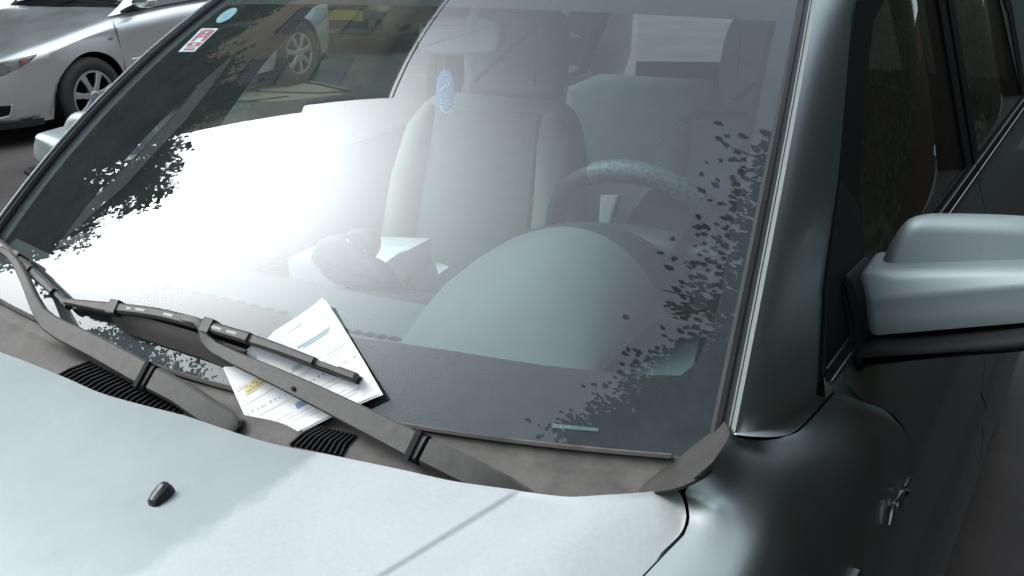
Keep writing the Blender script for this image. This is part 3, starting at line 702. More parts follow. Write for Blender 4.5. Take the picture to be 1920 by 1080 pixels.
# seats
def seat(cx):
    def yl(z):return 1.30+(z-1.2)*.32
    prof=[(.45,.25),(.60,.27),(.80,.275),(1.0,.26),(1.12,.235),(1.18,.205),(1.205,.17)]
    L=cr([(cx-w,yl(z),z) for z,w in prof],4);Rr=cr([(cx+w,yl(z),z) for z,w in prof],4)
    s=mesh('seat',slab([*L,*Rr[::-1]],(0,-1,.32),.13,.05,6),M['seat'],CAR,sharp=60)
    pr=[(.5,.165),(.9,.165),(1.12,.155),(1.185,.15)]
    mesh('seat_panel',slab([*[np.array((cx-w,yl(z)-.068,z+.0)) for z,w in pr],*[np.array((cx+w,yl(z)-.068,z)) for z,w in pr[::-1]]],(0,-1,.32),.02,.008,3),M['seat'],s,sharp=60)
    for k in(-1,1):
        mb=MB();mb.tube([(cx+k*w,yl(z)-.055,z) for z,w in((.45,.215),(.6,.225),(.8,.225),(1.0,.215),(1.12,.195),(1.185,.175))],[.03,.05,.054,.052,.044,.02],14);mesh('side_bolster',mb,M['seat2'],s)
    hd=cr([(cx-.125,1.36,1.20),(cx-.145,1.375,1.29),(cx-.13,1.39,1.395),(cx-.08,1.395,1.42),(cx+.08,1.395,1.42),(cx+.13,1.39,1.395),(cx+.145,1.375,1.29),(cx+.125,1.36,1.20),(cx+.08,1.357,1.182),(cx-.08,1.357,1.182)],4,True)
    h=mesh('headrest',slab(hd,(0,-1,.2),.11,.045,6),M['seat'],s,sharp=60)
    for k in(-.06,.06):
        mb=MB();mb.tube([(cx+k,1.33,1.15),(cx+k,1.36,1.25)],.006,8);mesh('headrest_post',mb,M['chrome'],s)
    mesh('cushion',slab(cr([(cx-.26,.86,.50),(cx+.26,.86,.50),(cx+.25,1.25,.46),(cx-.25,1.25,.46)],3,True),(0,-.1,1),.14,.05,5),M['seat'],s,sharp=60)
seat(-.290);seat(.41)
mesh('rear_seat',slab([(-.64,2.15,.5),(-.62,2.32,1.05),(-.5,2.34,1.10),(.5,2.34,1.10),(.62,2.32,1.05),(.64,2.15,.5)],(0,-1,.3),.14,.05,5),M['rearseat'],CAR,sharp=60)
m=MB();m.box((.70,1.60,.85),(.05,.16,.7));m.loft([[(.735-(z-1.05)*.30-a,y,z) for a,y in((0,1.53),(0,1.68),(.03,1.66),(.03,1.55))] for z in(1.05,1.25,1.52)]);both('pillar_trim',m,M['brown'])
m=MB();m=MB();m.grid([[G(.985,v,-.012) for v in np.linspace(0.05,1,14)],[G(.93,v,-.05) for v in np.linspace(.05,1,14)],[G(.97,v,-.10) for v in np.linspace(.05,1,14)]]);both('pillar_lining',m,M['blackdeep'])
# mirror inside
ro_=[hy(*p,.70) for p in((798,38),(870,30),(928,34),(942,48),(941,84),(930,100),(862,103),(800,98),(792,84),(791,50))]
RV=mesh('rear_view_mirror',slab(cr(ro_,3,True),(0,-1,.1),.035,.012,4),M['trim'],CAR,sharp=60)
mb=MB();mb.tube([hy(880,62,.69),hy(893,20,.69),G(.09,.97,-.004)],.011,8);mesh('mirror_stalk',mb,M['trim'],RV)

# ---------------------------------------------------------------- wipers
def pathg(pts):
    P=[];N=[]
    for px,py,o in pts:
        u,v=guv(px,py,o);P.append(G(u,v,o));N.append(GN(u,v))
    return P,N
def wiper(arm,spine,label=None):
    a,w,th=arm;P,N=pathg(a)
    mb=MB();mb.ribbon(P,N,w,th,.22)
    root=mesh('wiper',mb,M['wiper'],CAR,sharp=25)
    return root
# driver's arm: broad base from under the bonnet, cranked hook to the blade
W1=wiper(([(1010,958,.012),(945,918,.030),(880,885,.034),(800,846,.036)],[.034,.036,.037,.036],[.016]*4),None)
P,N=pathg([(792,843,.038),(700,796,.036),(600,746,.034),(520,708,.033),(440,672,.033),(402,652,.033),(386,636,.034),(378,612,.038),(368,602,.040),(350,598,.038),(328,592,.034)])
mb=MB();mb.ribbon(P,N,[.036,.034,.030,.026,.021,.018,.016,.013,.012,.012,.010],[.013,.012,.011,.010,.009,.008,.008,.008,.008,.008,.008],.2);mesh('arm',mb,M['wiper'],W1,sharp=25)
def knuckle(root,a,b,c,wd):
    (p0,n0),(p1,n1)=[(x[0][0],x[1][0]) for x in(pathg([a]),pathg([b]))]
    m=MB();t=(p1-p0)/np.linalg.norm(p1-p0);s=np.cross(t,n0)
    m.tube([p0+s*wd/2,p0-s*wd/2],.010,12);m.ribbon([p0-t*.004+s*(wd/2+.001)+n0*.012,p0-t*.004-s*(wd/2+.001)+n0*.012],n0,.010,.004);mesh('hinge',m,M['black'],root,sharp=30)
knuckle(W1,(786,841,.034),(820,856,.034),None,.040)
# small detail pip on the arm
(p0,),(n0,)=pathg([(549,728,.041)]);mb=MB();mb.tube([p0-n0*.003,p0+n0*.0006],.0032,10);mesh('arm_clip',mb,M['black'],W1)
# driver's blade
def blade(root,pts,off,spoil=None,yokes=()):
    """primary bridge, rubber below, claw yokes"""
    n=len(pts);P,N=pathg([(x,y,off) for x,y in pts])
    P=resample(cr(P,6),60);N=[np.array(N[0])*(1-i/59)+np.array(N[-1])*(i/59) for i in range(60)]
    def seg(a,b):i0=int(a*59);i1=max(i0+1,int(b*59));return slice(i0,i1+1)
    m=MB();s=seg(0,1);Q=[p-n*(off-.004) for p,n in zip(P,N)];m.ribbon(Q[s],N[s],.006,.010);m.ribbon([q+n*.008 for q,n in zip(Q,N)],N,.012,.006);mesh('rubber_blade',m,M['rubber'],root,sharp=25)
    m=MB()
    s=seg(.0,.22);m.ribbon(P[s],N[s],[.010+.010*i/(len(P[s])-1) for i in range(len(P[s]))],.012)
    s=seg(.20,.68);m.ribbon([p+n*.003 for p,n in zip(P[s],N[s])],N[s],.017,.014)
    s=seg(.66,.885);m.ribbon(P[s],N[s],[.016-.003*i/(len(P[s])-1) for i in range(len(P[s]))],.012)
    s=seg(.875,.965);m.ribbon([p-n*.004 for p,n in zip(P[s],N[s])],N[s],.010,.010)
    s=seg(.955,1);m.ribbon([p-n*.004 for p,n in zip(P[s],N[s])],N[s],.013,.013)
    mesh('bridge',m,M['wiper'],root,sharp=25)
    for t0,t1 in((.255,.285),(.295,.325),(.40,.43),(.47,.505),(.575,.61),(.62,.65)):
        s=seg(t0,t1);m=MB();m.ribbon([p+n*.0095 for p,n in zip(P[s],N[s])],N[s],.0045,.002);mesh('bridge_slot',m,M['paper2'] if 'paper2' in M else M['trimchrome'],root)
    for t in(.215,.545):
        m=MB();i=int(t*59);p=P[i];n=N[i];tt=(P[i+1]-P[i-1]);tt/=np.linalg.norm(tt);sd=np.cross(tt,n)
        for q,nn_,w_ in((p+n*.0108,n,.0215),(p+sd*.0105-n*.001,sd,.024),(p-sd*.0105-n*.001,sd,.024)):m.ribbon([q-tt*.0095,q+tt*.0095],nn_,w_,.003,.1)
        mesh('yoke_clip',m,M['wiper'],root,sharp=25)
    return P,N
M['slot']=surf('slot_pale',(.42,.40,.38),.5)
M['paper2']=M['slot']
P,N=blade(W1,[(124,566),(200,577),(300,590),(400,616),(500,646),(590,679),(664,706)],.030)
# air-dam plate hanging below the bridge
topP,_=pathg([(207,584,.026),(260,594,.027),(330,612,.028),(400,634,.027),(462,656,.024)]);botP,_=pathg([(211,600,.018),(228,619,.010),(300,646,.010),(380,672,.010),(428,690,.010),(458,668,.018)])
a=resample(cr(topP,5),24);b=resample(cr(botP,5),24);m=MB();nn=N[20]
m.grid([[p-nn*.003 for p in a],[p for p in a],[p*.75+q*.25+nn*.002 for p,q in zip(a,b)],[p*.4+q*.6+nn*.001 for p,q in zip(a,b)],b,[q-nn*.003 for q in b],[p*.5+q*.5-nn*.002 for p,q in zip(a,b)]],cu=True);mesh('spoiler',m,M['wiper'],W1,sharp=40)
# passenger's wiper
W2=wiper(([(448,806,.026),(444,803,.027),(434,797,.028),(395,776,.030),(394,775,.028),(340,738,.031),(290,712,.032)],[.012,.026,.036,.039,.038,.038,.038],[.012,.016,.018,.018,.017,.018,.017]),None)
P,N=pathg([(283,708,.033),(240,684,.032),(180,651,.032),(120,622,.033),(92,605,.034),(76,588,.036),(62,560,.038),(46,522,.038),(32,494,.036),(18,478,.034),(2,468,.030)])
mb=MB();mb.ribbon(P,N,[.037,.037,.036,.034,.030,.024,.019,.016,.014,.014,.012],[.013]*4+[.011]*7,.2);mesh('arm',mb,M['wiper'],W2,sharp=25)
knuckle(W2,(279,707,.030),(300,717,.030),None,.042)
P,N=blade(W2,[(-62,410),(-30,434),(0,458),(40,492),(80,528),(126,572)],.020)
# pivot cap shade on the cowl
# ---------------------------------------------------------------- things on and in the car
D=np.array((418.,690));A=np.array((607.,560));B=np.array((713.,740));C=np.array((486.,843))
def pq(p,q):
    a=(D*(1-p)+A*p)*(1-q)+(C*(1-p)+B*p)*q;return a
pc=[og(*k,o) for k,o in((D,.010),(A,.012),(B,.010),(C,.012))]
def pap(p,q,o=0):
    base=(pc[0]*(1-p)+pc[1]*p)*(1-q)+(pc[3]*(1-p)+pc[2]*p)*q
    n=np.cross(pc[1]-pc[0],pc[3]-pc[0]);n/=np.linalg.norm(n)
    if n[2]<0:n=-n
    return base+n*(o+.006*math.sin(math.pi*p)*(.4+.6*q)-.004*math.sin(math.pi*q)+.003*math.sin(5*p+3*q)+.012*max(0,p-.6)**2*max(0,.6-q)*6-.010*max(0,.35-p)*max(0,q-.6)*4)
def papgrid(o,p0=0,p1=1,q0=0,q1=1,k=12):
    return [[pap(p,q,o) for p in np.linspace(p0,p1,k)] for q in np.linspace(q0,q1,k)]
m=MB();top=papgrid(0,k=24);bot=papgrid(-.0006,k=24)
# torn notch on the upper edge
for r in(0,):
    for j in range(24):
        p=j/23
        if .36<p<.52:
            k=.035*(1 if .40<p<.47 else .5);top[0][j]=pap(p,k);bot[0][j]=pap(p,k,-.0006)
m.grid(top);m.grid(bot[::-1])
TICKET=mesh('parking_ticket',m,M['paper'],None,180,'white printed parking ticket tucked under the wiper on the windscreen','ticket')
def marks(name,rects,mat,o=.0007):
    m=MB()
    for p0,p1,q0,q1 in rects:
        m.grid(papgrid(o,p0,p1,q0,q1,5))
    return mesh(name,m,mat,TICKET,180)
marks('yellow_box',[(.085,.40,.315,.415)],M['yellow'])
marks('blue_label',[(.40,.52,.735,.795)],M['blue'])
tx=[(.11+.03*i,.13+.03*i,.335+.02*(i%2),.343+.02*(i%2)) for i in range(8)]+[(.10,.33,.385,.391)]
marks('box_text',tx,M['peach'] if False else surf('brown_ink',(.50,.34,.12),.8),.0012)
rs=[];random.seed(3)
for q in(.60,):
    p=.03
    while p<.98:
        w=random.uniform(.006,.018);rs.append((p,p+w,q+random.uniform(-.012,.004),q+random.uniform(.006,.016)));p+=w+random.uniform(.006,.045)
for q,p0,p1 in((.455,.80,.95),(.30,.03,.12),(.325,.03,.12),(.08,.62,.72)):
    p=p0
    while p<p1:
        w=random.uniform(.008,.02);rs.append((p,p+w,q,q+.008));p+=w+.012
for p in(.1,.3,.52,.74,.9):rs.append((p,p+.007,.955,.968))
bands={}
for k in rs:
    bands.setdefault(round(k[2]*12),[]).append(k)
for k in sorted(bands):
    seg=[]
    for q_ in sorted(bands[k]):
        if seg and q_[0]-seg[-1][1]>.12:marks('text_line',seg,M['ink']);seg=[]
        seg.append(q_)
    marks('text_line',seg,M['ink'])
fl=[]
for q,p0,p1 in((.50,.05,.9),(.52,.35,.6),(.67,.1,.38),(.70,.55,.95),(.74,.58,.9),(.80,.05,.36),(.84,.3,.8),(.88,.2,.9),(.91,.45,.86),(.44,.3,.75)):
    fl.append((p0,p1,q,q+.0045))
marks('printed_text',fl,surf('grey_ink',(.55,.53,.52),.8))
[marks('heading_text',[k],M['cyan']) for k in((.62,.92,.245,.262),(.66,.90,.275,.285),(.5,.58,.40,.43),(.13,.30,.10,.14),(.16,.27,.15,.17))]
m=MB();m.grid([[pap(p,q,-.0014)+np.array((.0025*q,0,0)) for p in np.linspace(.02,1.012,12)] for q in np.linspace(.03,1.006,12)]);m.grid([[pap(p,q,-.0018)+np.array((.0025*q,0,0)) for p in np.linspace(.02,1.012,12)] for q in np.linspace(1.006,.03,12)]);mesh('second_sheet',m,M['paper'],TICKET,180)
# dark navy strip showing along the lower edge
m=MB();m.grid([[pap(p,q,-.0022) for p in np.linspace(.62,1.0,8)] for q in(.9,1.018)]);m.grid([[pap(p,q,-.0028) for p in np.linspace(.62,1.0,8)] for q in(1.018,.9)]);mesh('dark_strip',m,surf('navy_strip',(.03,.03,.07),.6),TICKET,180)
# white carton on the dashboard tray
a,b,c=hz(540,484,1.0),hz(724,491,1.0),hz(807,447,1.0);d=a+c-b
bot=[p+np.array((0,0,-.058)) for p in(a,b,c,d)]
m=MB();m.loft([bot,[a,b,c,d]])
BOX=mesh('white_box',m,M['paper'],None,20,'open white cardboard box lying on the dashboard','box')
m=MB();ex=(c-b)*.02;m.add([b+ex,b+(a-b)*.55+ex,b+(a-b)*.55+(c-b)*.4+np.array((0,0,.010)),b+(c-b)*.45+np.array((0,0,.008))],[(0,1,2,3)]);mesh('flap',m,M['paper'],BOX,180)
# folded slip beside it
q=[hz(*p,.955) for p in((815,488),(842,500),(822,514))];m=MB();m.loft([[p+np.array((0,0,-.001)) for p in q],q]);mesh('paper_slip',m,M['paper'],None,20,'small folded white slip lying to the right of the white box','paper')
# phone holder in front of the box
def yo(pts,y):return [hy(*p,y) for p in pts]
m=slab(cr(yo([(594,470),(600,452),(622,440),(648,440),(668,460),(690,478),(712,490),(735,512),(748,540),(700,545),(640,530),(612,506),(593,486)],.50),3,True),(0,-1,.3),.05,.018,5)
PH=mesh('phone_holder',m,M['dashdark'],None,60,'dark round-headed phone holder standing in front of the white box','phone holder')
mesh('holder_head',slab(yo([(674+33*math.cos(t),462+36*math.sin(t)) for t in np.linspace(0,2*math.pi,25)[:-1]],.52),(0,-1,.3),.04,.014,5),M['dashdark'],PH,60)
for p0,p1 in(((650,449),(655,453)),((659,456),(662,459)),((680,468),(686,476)),((683,477),(690,484))):
    m=MB();m.ribbon([hy(*p0,.465),hy(*p1,.465)],(0,-1,.3),.006,.003);mesh('holder_trim',m,M['chrome'],PH)
mesh('dashboard_dome',slab(cr(yo([(486,492),(492,472),(512,465),(532,472),(543,498),(515,508)],.56),3,True),(0,-1,.4),.06,.02,5),M['dashdark'],None,60,'small dark rounded dome left of the white box on the dashboard','dome')  # unidentified dark dome on the dashboard
# card air freshener hanging from the inside mirror
cf=[(835+17*math.cos(t)*(1-.12*math.sin(t)),172+42*math.sin(t)) for t in np.linspace(0,2*math.pi,33)[:-1]]
AF=mesh('air_freshener',slab(yo(cf,.69),(0,-1,0),.002,.0005,1),M['fresh'],None,180,'oval blue card air freshener hanging below the inside mirror','air freshener')
m=MB()
def wr(pl,w=.0016):
    w=w*1.12;m.ribbon([hy(*p,.6872) for p in pl],(0,-1,0),w,.0006)
wr([(826,171),(830,165),(835,162),(841,161)],.003)
for t in np.linspace(math.radians(185),math.radians(325),9):
    x,y=835+13.5*math.cos(t),160+20*math.sin(t);wr([(x-1.6*math.sin(t)*-1,y-2.2*math.cos(t)),(x+1.2*math.cos(t),y+3*math.sin(t)*-1)],.0022)
wr([(840,152),(846,168)],.0022)
for y,x0,x1 in((187,825,832),(189,834,845),(193,827,836),(195,838,843),(201,830,842),(199,836,837)):wr([(x0,y),(x1,y+1)],.0016)
wr([(825,199),(829,206),(835,211),(842,210),(847,205)],.0022)
mesh('printed_lettering',m,surf('white_print',(.85,.88,.9),.7),AF,180)
m=MB();m.tube([hy(832,131,.69),hy(831,98,.69)],.0006,5);mesh('string',m,M['stickwhite'],AF)

# ================================================================ the cars across the road
def hatch(loc,rz,pm,label):
    root=empty('parked_car',loc,label,'car','cars parked along the street',rz)
    I=lambda a,xs_,ys_:float(np.interp(a,xs_,ys_))
    wA=[-.95,-.90,-.80,-.65,-.45,-.2,.2,2.6,3.0,3.3,3.5];wV=[.40,.53,.67,.77,.83,.862,.87,.87,.84,.74,.58]
    sA=[-.95,-.88,-.8,-.5,-.1,.3,1,2,3,3.5];sV=[.54,.60,.645,.735,.815,.88,.925,.95,.96,.88]
    tA=[-.95,-.88,-.8,-.5,0,.35,.6,3.3,3.5];tV=[.56,.64,.70,.80,.90,.95,.965,.98,.90]
    st=[-.95,-.93,-.90,-.85,-.80,-.72,-.64,-.56,-.48]+list(np.arange(-.40,.421,.02))+list(np.arange(.5,2.2,.1))+list(np.arange(2.20,3.041,.02))+[3.1,3.2,3.3,3.4,3.48,3.5]
    rows=[]
    for a in st:
        w=I(a,wA,wV);zs=I(a,sA,sV);zt=I(a,tA,tV);zb=.19
        fl=0
        for ac in(0,2.62):
            if abs(a-ac)<.352:zb=max(zb,.305+math.sqrt(.352**2-(a-ac)**2))
            fl=max(fl,math.exp(-((a-ac)/.33)**4)*.018)
        r=[]
        for t in np.linspace(0,1,11):
            z=zb+(zs-.06-zb)*t;x=w-.045*((z-.60)/.42)**2 - (.02 if z<.26 else 0)+fl*max(0,1-abs(z-.6)/.16)
            if a>.5 and a<2.2:x-=.012*math.exp(-((z-.62)/.05)**2)
            r.append((x,a,z))
        x0=r[-1][0]
        r+=[(x0-.018,a,zs-.028),(x0-.05,a,zs-.006),(x0-.095,a,zs+.006),(x0*.72,a,zs+(zt-zs)*.62),(x0*.40,a,zs+(zt-zs)*.92),(0,a,zt)]
        rows.append(r)
    full=[[(-x,a,z) for x,a,z in r][:-1]+r[::-1] for r in rows]
    m=MB();m.grid(full);front=full[0];m.f.append(tuple(range(len(front)))[::-1]);e=(len(full)-1)*len(front);m.f.append(tuple(e+i for i in range(len(front))))
    BODY=mesh('body',m,pm,root,sharp=45)
    # cabin
    WB=[(s*.70,.40+.20*s*s,.962-.045*s*s) for s in np.linspace(-1,1,11)];WT=[(s*.52,1.32+.06*s*s,1.42-.03*s*s) for s in np.linspace(-1,1,11)]
    def gl(u,v):
        i=(u+1)*5;f=min(9,int(i));t=i-f;b=np.array(WB[f])*(1-t)+np.array(WB[f+1])*t;c=np.array(WT[f])*(1-t)+np.array(WT[f+1])*t
        return b+(c-b)*v+np.array((0,-.03,.05))*4*v*(1-v)*.7
    m=MB();m.grid([[gl(u,v) for u in np.linspace(-1,1,17)] for v in np.linspace(0,1,9)]);W=mesh('windshield',m,M['bgglass'],root)
    m=MB();m.grid([[gl(u,v)+np.array((0,-.006,.008)) for u in np.linspace(-1,1,17)] for v in(-.03,.05)]);mesh('cowl_panel',m,M['black'],root)
    for k in(0,1):
        m=MB();m.tube([gl(-.55+.75*k,.0)+np.array((0,-.02,.02)),gl(-.2+.75*k,.08)+np.array((0,-.015,.02)),gl(.35+.6*k,.05)+np.array((0,-.015,.02))],.008,6);mesh('wiper',m,M['black'],root)
    m=MB();rr=[]
    for a,w,z in((1.32,.52,1.40),(1.5,.555,1.445),(2.0,.565,1.455),(2.6,.54,1.425),(3.0,.50,1.36)):
        rr.append([(s*w,a+.06*s*s*(a<1.4),z-.03*abs(s)**3+.012*(1-s*s)) for s in np.linspace(-1,1,13)])
    m.grid(rr);mesh('roof',m,pm,root,sharp=60)
    m=MB();m.grid([[(s*.50,3.0,1.36-.03*abs(s)**3) for s in np.linspace(-1,1,9)],[(s*.62,3.30,1.12) for s in np.linspace(-1,1,9)],[(s*.66,3.40,.94) for s in np.linspace(-1,1,9)]]);mesh('rear_window',m,M['winglass'],root)
    for s in(1,-1):
        fx=(lambda q:q) if s>0 else (lambda q:q.mirror())
        pts=[(.800,.30,.895),(.765,.50,.985),(.70,.80,1.16),(.61,1.15,1.345),(.555,1.42,1.435)]
        A_=cr(pts,5);n=len(A_)
        inn=[gl(1.0,v)+np.array((0,-.004,.006)) for v in np.linspace(0,1,n)]
        outp=cr([(.815,.62,.915),(.80,.72,.98),(.735,.95,1.14),(.645,1.26,1.32),(.575,1.52,1.425)],5)
        m=MB();m.grid([inn,[(p*.5+q*.5)+np.array((.015,-.02,.012)) for p,q in zip(inn,A_)],A_,outp]);mesh('front_pillar',fx(m),pm,root,sharp=70)
        # side glass with dark frame
        po=[(.825,.46,.905),(.78,.72,1.0),(.72,.97,1.15),(.635,1.28,1.325),(.57,1.55,1.42),(.575,2.1,1.43),(.555,2.6,1.40),(.62,2.95,1.22),(.80,3.02,.965),(.83,1.8,.945)]
        c_=sum(np.array(p) for p in po)/len(po);m=MB();m.add([np.array(p)+np.array((.003,0,0)) for p in po],[tuple(range(len(po)))]);sw=mesh('side_window',fx(m),M['bgglass'],root,180)
        pin=[np.array(p)*.93+c_*.07+np.array((.004,0,0)) for p in po];m=MB();m.grid([[np.array(p)+np.array((.004,0,0)) for p in po],pin],cv=True);m.add([(.835-.30*(z-.94)*1.0,y,z) for y,z in((1.50,.95),(1.60,.95),(1.60,1.43),(1.50,1.43))],[(0,1,2,3)]);mesh('window_frame',fx(m),M['black'],sw,180)
        m=MB();m.loft([[(.80+.02*0,.44,.925),(.80,.70,.915),(.77,.70,.995)],[(.828,.45,.92),(.828,.70,.925),(.795,.705,1.0)]]);mesh('mirror_sail',fx(m),M['black'],root)
        mm=slab(cr([(.84,.56,.965),(.86,.545,1.01),(.95,.545,1.03),(1.045,.56,1.02),(1.06,.57,.985),(1.03,.575,.945),(.92,.57,.94)],3,True),(0,-1,.15),.10,.035,5);mesh('door_mirror',fx(mm),pm,root,sharp=60)
        # door shut lines, handle, side moulding
        def bx(a,z):
            w=I(a,wA,wV);return w-.045*((z-.60)/.42)**2-(.012*math.exp(-((z-.62)/.05)**2) if .5<a<2.2 else 0)
        m=MB()
        for a0,a1 in((.30,.36),(1.52,1.52)):m.tube([(bx(a0+(a1-a0)*t,z)+.003,a0+(a1-a0)*t,z) for t,z in zip(np.linspace(0,1,9),np.linspace(.86,.28,9))],.0032,4)
        m.tube([(bx(a,.28)+.003,a,.28) for a in np.linspace(.36,1.52,8)],.003,4);d=mesh('door_gap',fx(m),M['blackdeep'],root)
        m=MB();m.ribbon([(bx(a,.53)+.004,a,.53+.004*(a-.4)) for a in np.linspace(.42,1.48,10)],(1,0,0),.035,.012);mesh('side_moulding',fx(m),pm,root);m=MB();m.ribbon([(bx(a,.53)+.004,a,.535+.004*(a-.4)) for a in np.linspace(1.56,2.22,8)],(1,0,0),.035,.012);mesh('side_moulding',fx(m),pm,root)
        m=MB();m.tube([(bx(1.3,.82)-.01,1.26,.83),(bx(1.3,.82)+.025,1.28,.83),(bx(1.4,.82)+.025,1.42,.835),(bx(1.4,.82)-.01,1.44,.835)],.012,8);mesh('handle',fx(m),pm,root)
        m=slab([(bx(.235,.735)+.002,.235+.03*math.cos(t),.735+.016*math.sin(t)) for t in np.linspace(0,2*math.pi,14)[:-1]],(1,0,0.1),.012,.004,3);mesh('side_repeater',fx(m),M['lens'],root)
        # headlamp following the nose
        def bs(a,z,o=.006):
            w=I(a,wA,wV);return np.array((w-.045*((z-.60)/.42)**2+o*.6,a-o,z))
        hp=[(-.44,.700),(-.51,.692),(-.60,.684),(-.70,.670),(-.80,.648),(-.88,.615)];hb=[(-.44,.696),(-.51,.645),(-.60,.605),(-.70,.570),(-.80,.550),(-.88,.545)]
        ht=[bs(a,z) for a,z in hp];hq=[bs(a,z) for a,z in hb]
        m=MB();m.grid([ht,[p*.5+q*.5+np.array((.012,-.012,0)) for p,q in zip(ht,hq)],hq][::-1]);hl=mesh('headlight',m if s>0 else m.mirror(),M['lens'],root,sharp=60)
        def blob(a,z,ra,rz,o):
            m=MB();c=bs(a,z,o);ta=bs(a-.02,z,o)-bs(a+.02,z,o);ta/=np.linalg.norm(ta)
            m.add([c+ta*ra*math.cos(t)+np.array((0,0,rz*math.sin(t))) for t in np.linspace(0,2*math.pi,14)[:-1]],[tuple(range(13))]);return m
        m=blob(-.555,.655,.022,.016,.022);mesh('indicator',fx(m),M['lampred'],hl,180)
        [mesh('reflector',fx(q),M['chrome'],hl,180) for q in(blob(-.565,.65,.012,.02,.025),blob(-.70,.618,.045,.040,.022),blob(-.81,.60,.05,.045,.022))]
        m=MB();m.grid([[bs(a,z,-.002) for a in(-.42,-.50,-.62,-.76,-.88)] for z in(.749,.752)]);
        m=MB();m.loft([[bs(a,z,o) for a,z in((-.68,.345),(-.69,.275),(-.80,.265),(-.84,.355))] for o in(.004,.008)]);fg=mesh('fog_recess',fx(m),M['blackdeep'],root)
        m=MB()
        for zz in(.285,.305,.325):m.ribbon([bs(a,zz,.011) for a in(-.69,-.76,-.82)],(.6,-.8,0),.005,.004)
        mesh('fog_slats',fx(m),M['black'],fg)
        m=MB();m.ribbon([bs(a,z,.010) for a,z in((-.67,.35),(-.675,.305),(-.69,.266),(-.75,.256),(-.82,.254))],[(1,-.4,0)]*5,.014,.008);mesh('fog_surround',fx(m),pm,fg)
        m=MB();m.tube([(bx(a,z)-.004,a,z) for a,z in((-.43,.70),(-.40,.655),(-.36,.632))],.0025,4);mesh('bumper_gap',fx(m),M['blackdeep'],root)
    for a in(0,2.62):
        for s in(1,-1):
            build_wheel(root,s*.845,a,.305,s,.312,.205)
        m=MB();m.lathe([(0,-.26),(.352,-.26),(.355,0)],(.855,a,.305),(1,0,0),30);mesh('wheel_well',m,M['blackdeep'],root);mesh('wheel_well',m.mirror(),M['blackdeep'],root)
    m=MB();m.grid([[(s*.60,-.955,z) for s in np.linspace(-1,1,7)] for z in(.19,.25)]);m.grid([[(s*(I(a,wA,wV)-.03),a,.22-.05*(k)) for k in(0,1)] for s in(1,) for a in(-.95,-.8,-.6,-.46)]);m.box((0,1.3,.20),(1.5,3.8,.06));mesh('underside',m,M['black'],root)
    m=MB();m.grid([[(s*.50,-.962+.03*s*s,z) for s in np.linspace(-1,1,7)] for z in(.30,.42)][::-1]);mesh('grille',m,M['blackdeep'],root);m=MB();m.grid([[(s*.33,-.962+.02*s*s,z) for s in np.linspace(-1,1,7)] for z in(.52,.60)][::-1]);mesh('grille',m,M['blackdeep'],root)
    m=MB();m.box((0,-.985,.46),(.52,.012,.11));mesh('number_plate',m,M['plate'],root)
    # seats inside, seen through the glass
    m=MB()
    for x in(-.36,.36):
        m=MB();q=slab(cr([(x-.22,1.45,.6),(x-.2,1.55,1.1),(x+.2,1.55,1.1),(x+.22,1.45,.6)],3,True),(0,-1,.2),.12,.04,3);m.add(q.v,q.f);q=slab(cr([(x-.12,1.58,1.12),(x-.11,1.6,1.26),(x+.11,1.6,1.26),(x+.12,1.58,1.12)],3,True),(0,-1,.2),.08,.03,3);m.add(q.v,q.f)
        mesh('seat',m,M['dashdark'],root,sharp=60)
    return root
M['bgglass']=glass('car_glass',(.30,.34,.31),.02)
BG=hatch((-6.908,4.522,0),.0607,M['bgpaint'],'pale silver hatchback parked across the road, facing left')
# the next car behind it: the same body in beige
def repaint(o):
    for ch in o.children:
        for s in ch.material_slots:
            if s.material==M['bgpaint']:
                s.link='OBJECT';s.material=M['tanpaint']
        repaint(ch)
B2=copy_tree(BG);B2.location=(-7.25,10.1,0);B2['label']='beige hatchback with a yellow plate, parked behind the silver hatchback';repaint(B2)

# ================================================================ street
def sheet(name,x0,x1,y0,y1,z,mat,n=2):
    m=MB();m.grid([[(x,y,z) for x in np.linspace(x0,x1,n)] for y in np.linspace(y0,y1,n)]);return mesh(name,m,mat,None,180,kind='structure')
sheet('ground',-200,200,-200,200,-.02,M['shaded_soil'])
sheet('road',-8.4,1.22,-60,60,0.0,M['asphalt'])
m=MB();m.box((-8.5,0,.055),(.2,120,.15));mesh('kerb',m,M['kerb'],None,30,kind='structure')
sheet('pavement',-11.6,-8.6,-60,60,.125,M['paving'])
sheet('shade_darkened_verge',1.22,5.0,-60,60,.012,M['shaded_soil'],8)  # soil brought close to the car to paint ground in hedge shade
pp=[hz(*p,.004) for p in((400,190),(455,143),(560,146),(650,165),(640,178),(520,190))];m=MB();m.add(pp,[tuple(range(6))]);mesh('road_patch',m,M['patch'],None,180,kind='structure')
m=MB()
for pl in([(450,150),(490,146),(550,149),(600,158),(655,171)],[(400,175),(450,170),(500,162),(560,151)],[(440,168),(520,173),(600,174),(650,171)],[(400,192),(480,188),(540,180)]):
    m.ribbon([hz(*p,.008) for p in pl],(0,0,1),.05,.004)
mesh('tar_seams',m,M['tar'],None,180,kind='structure')

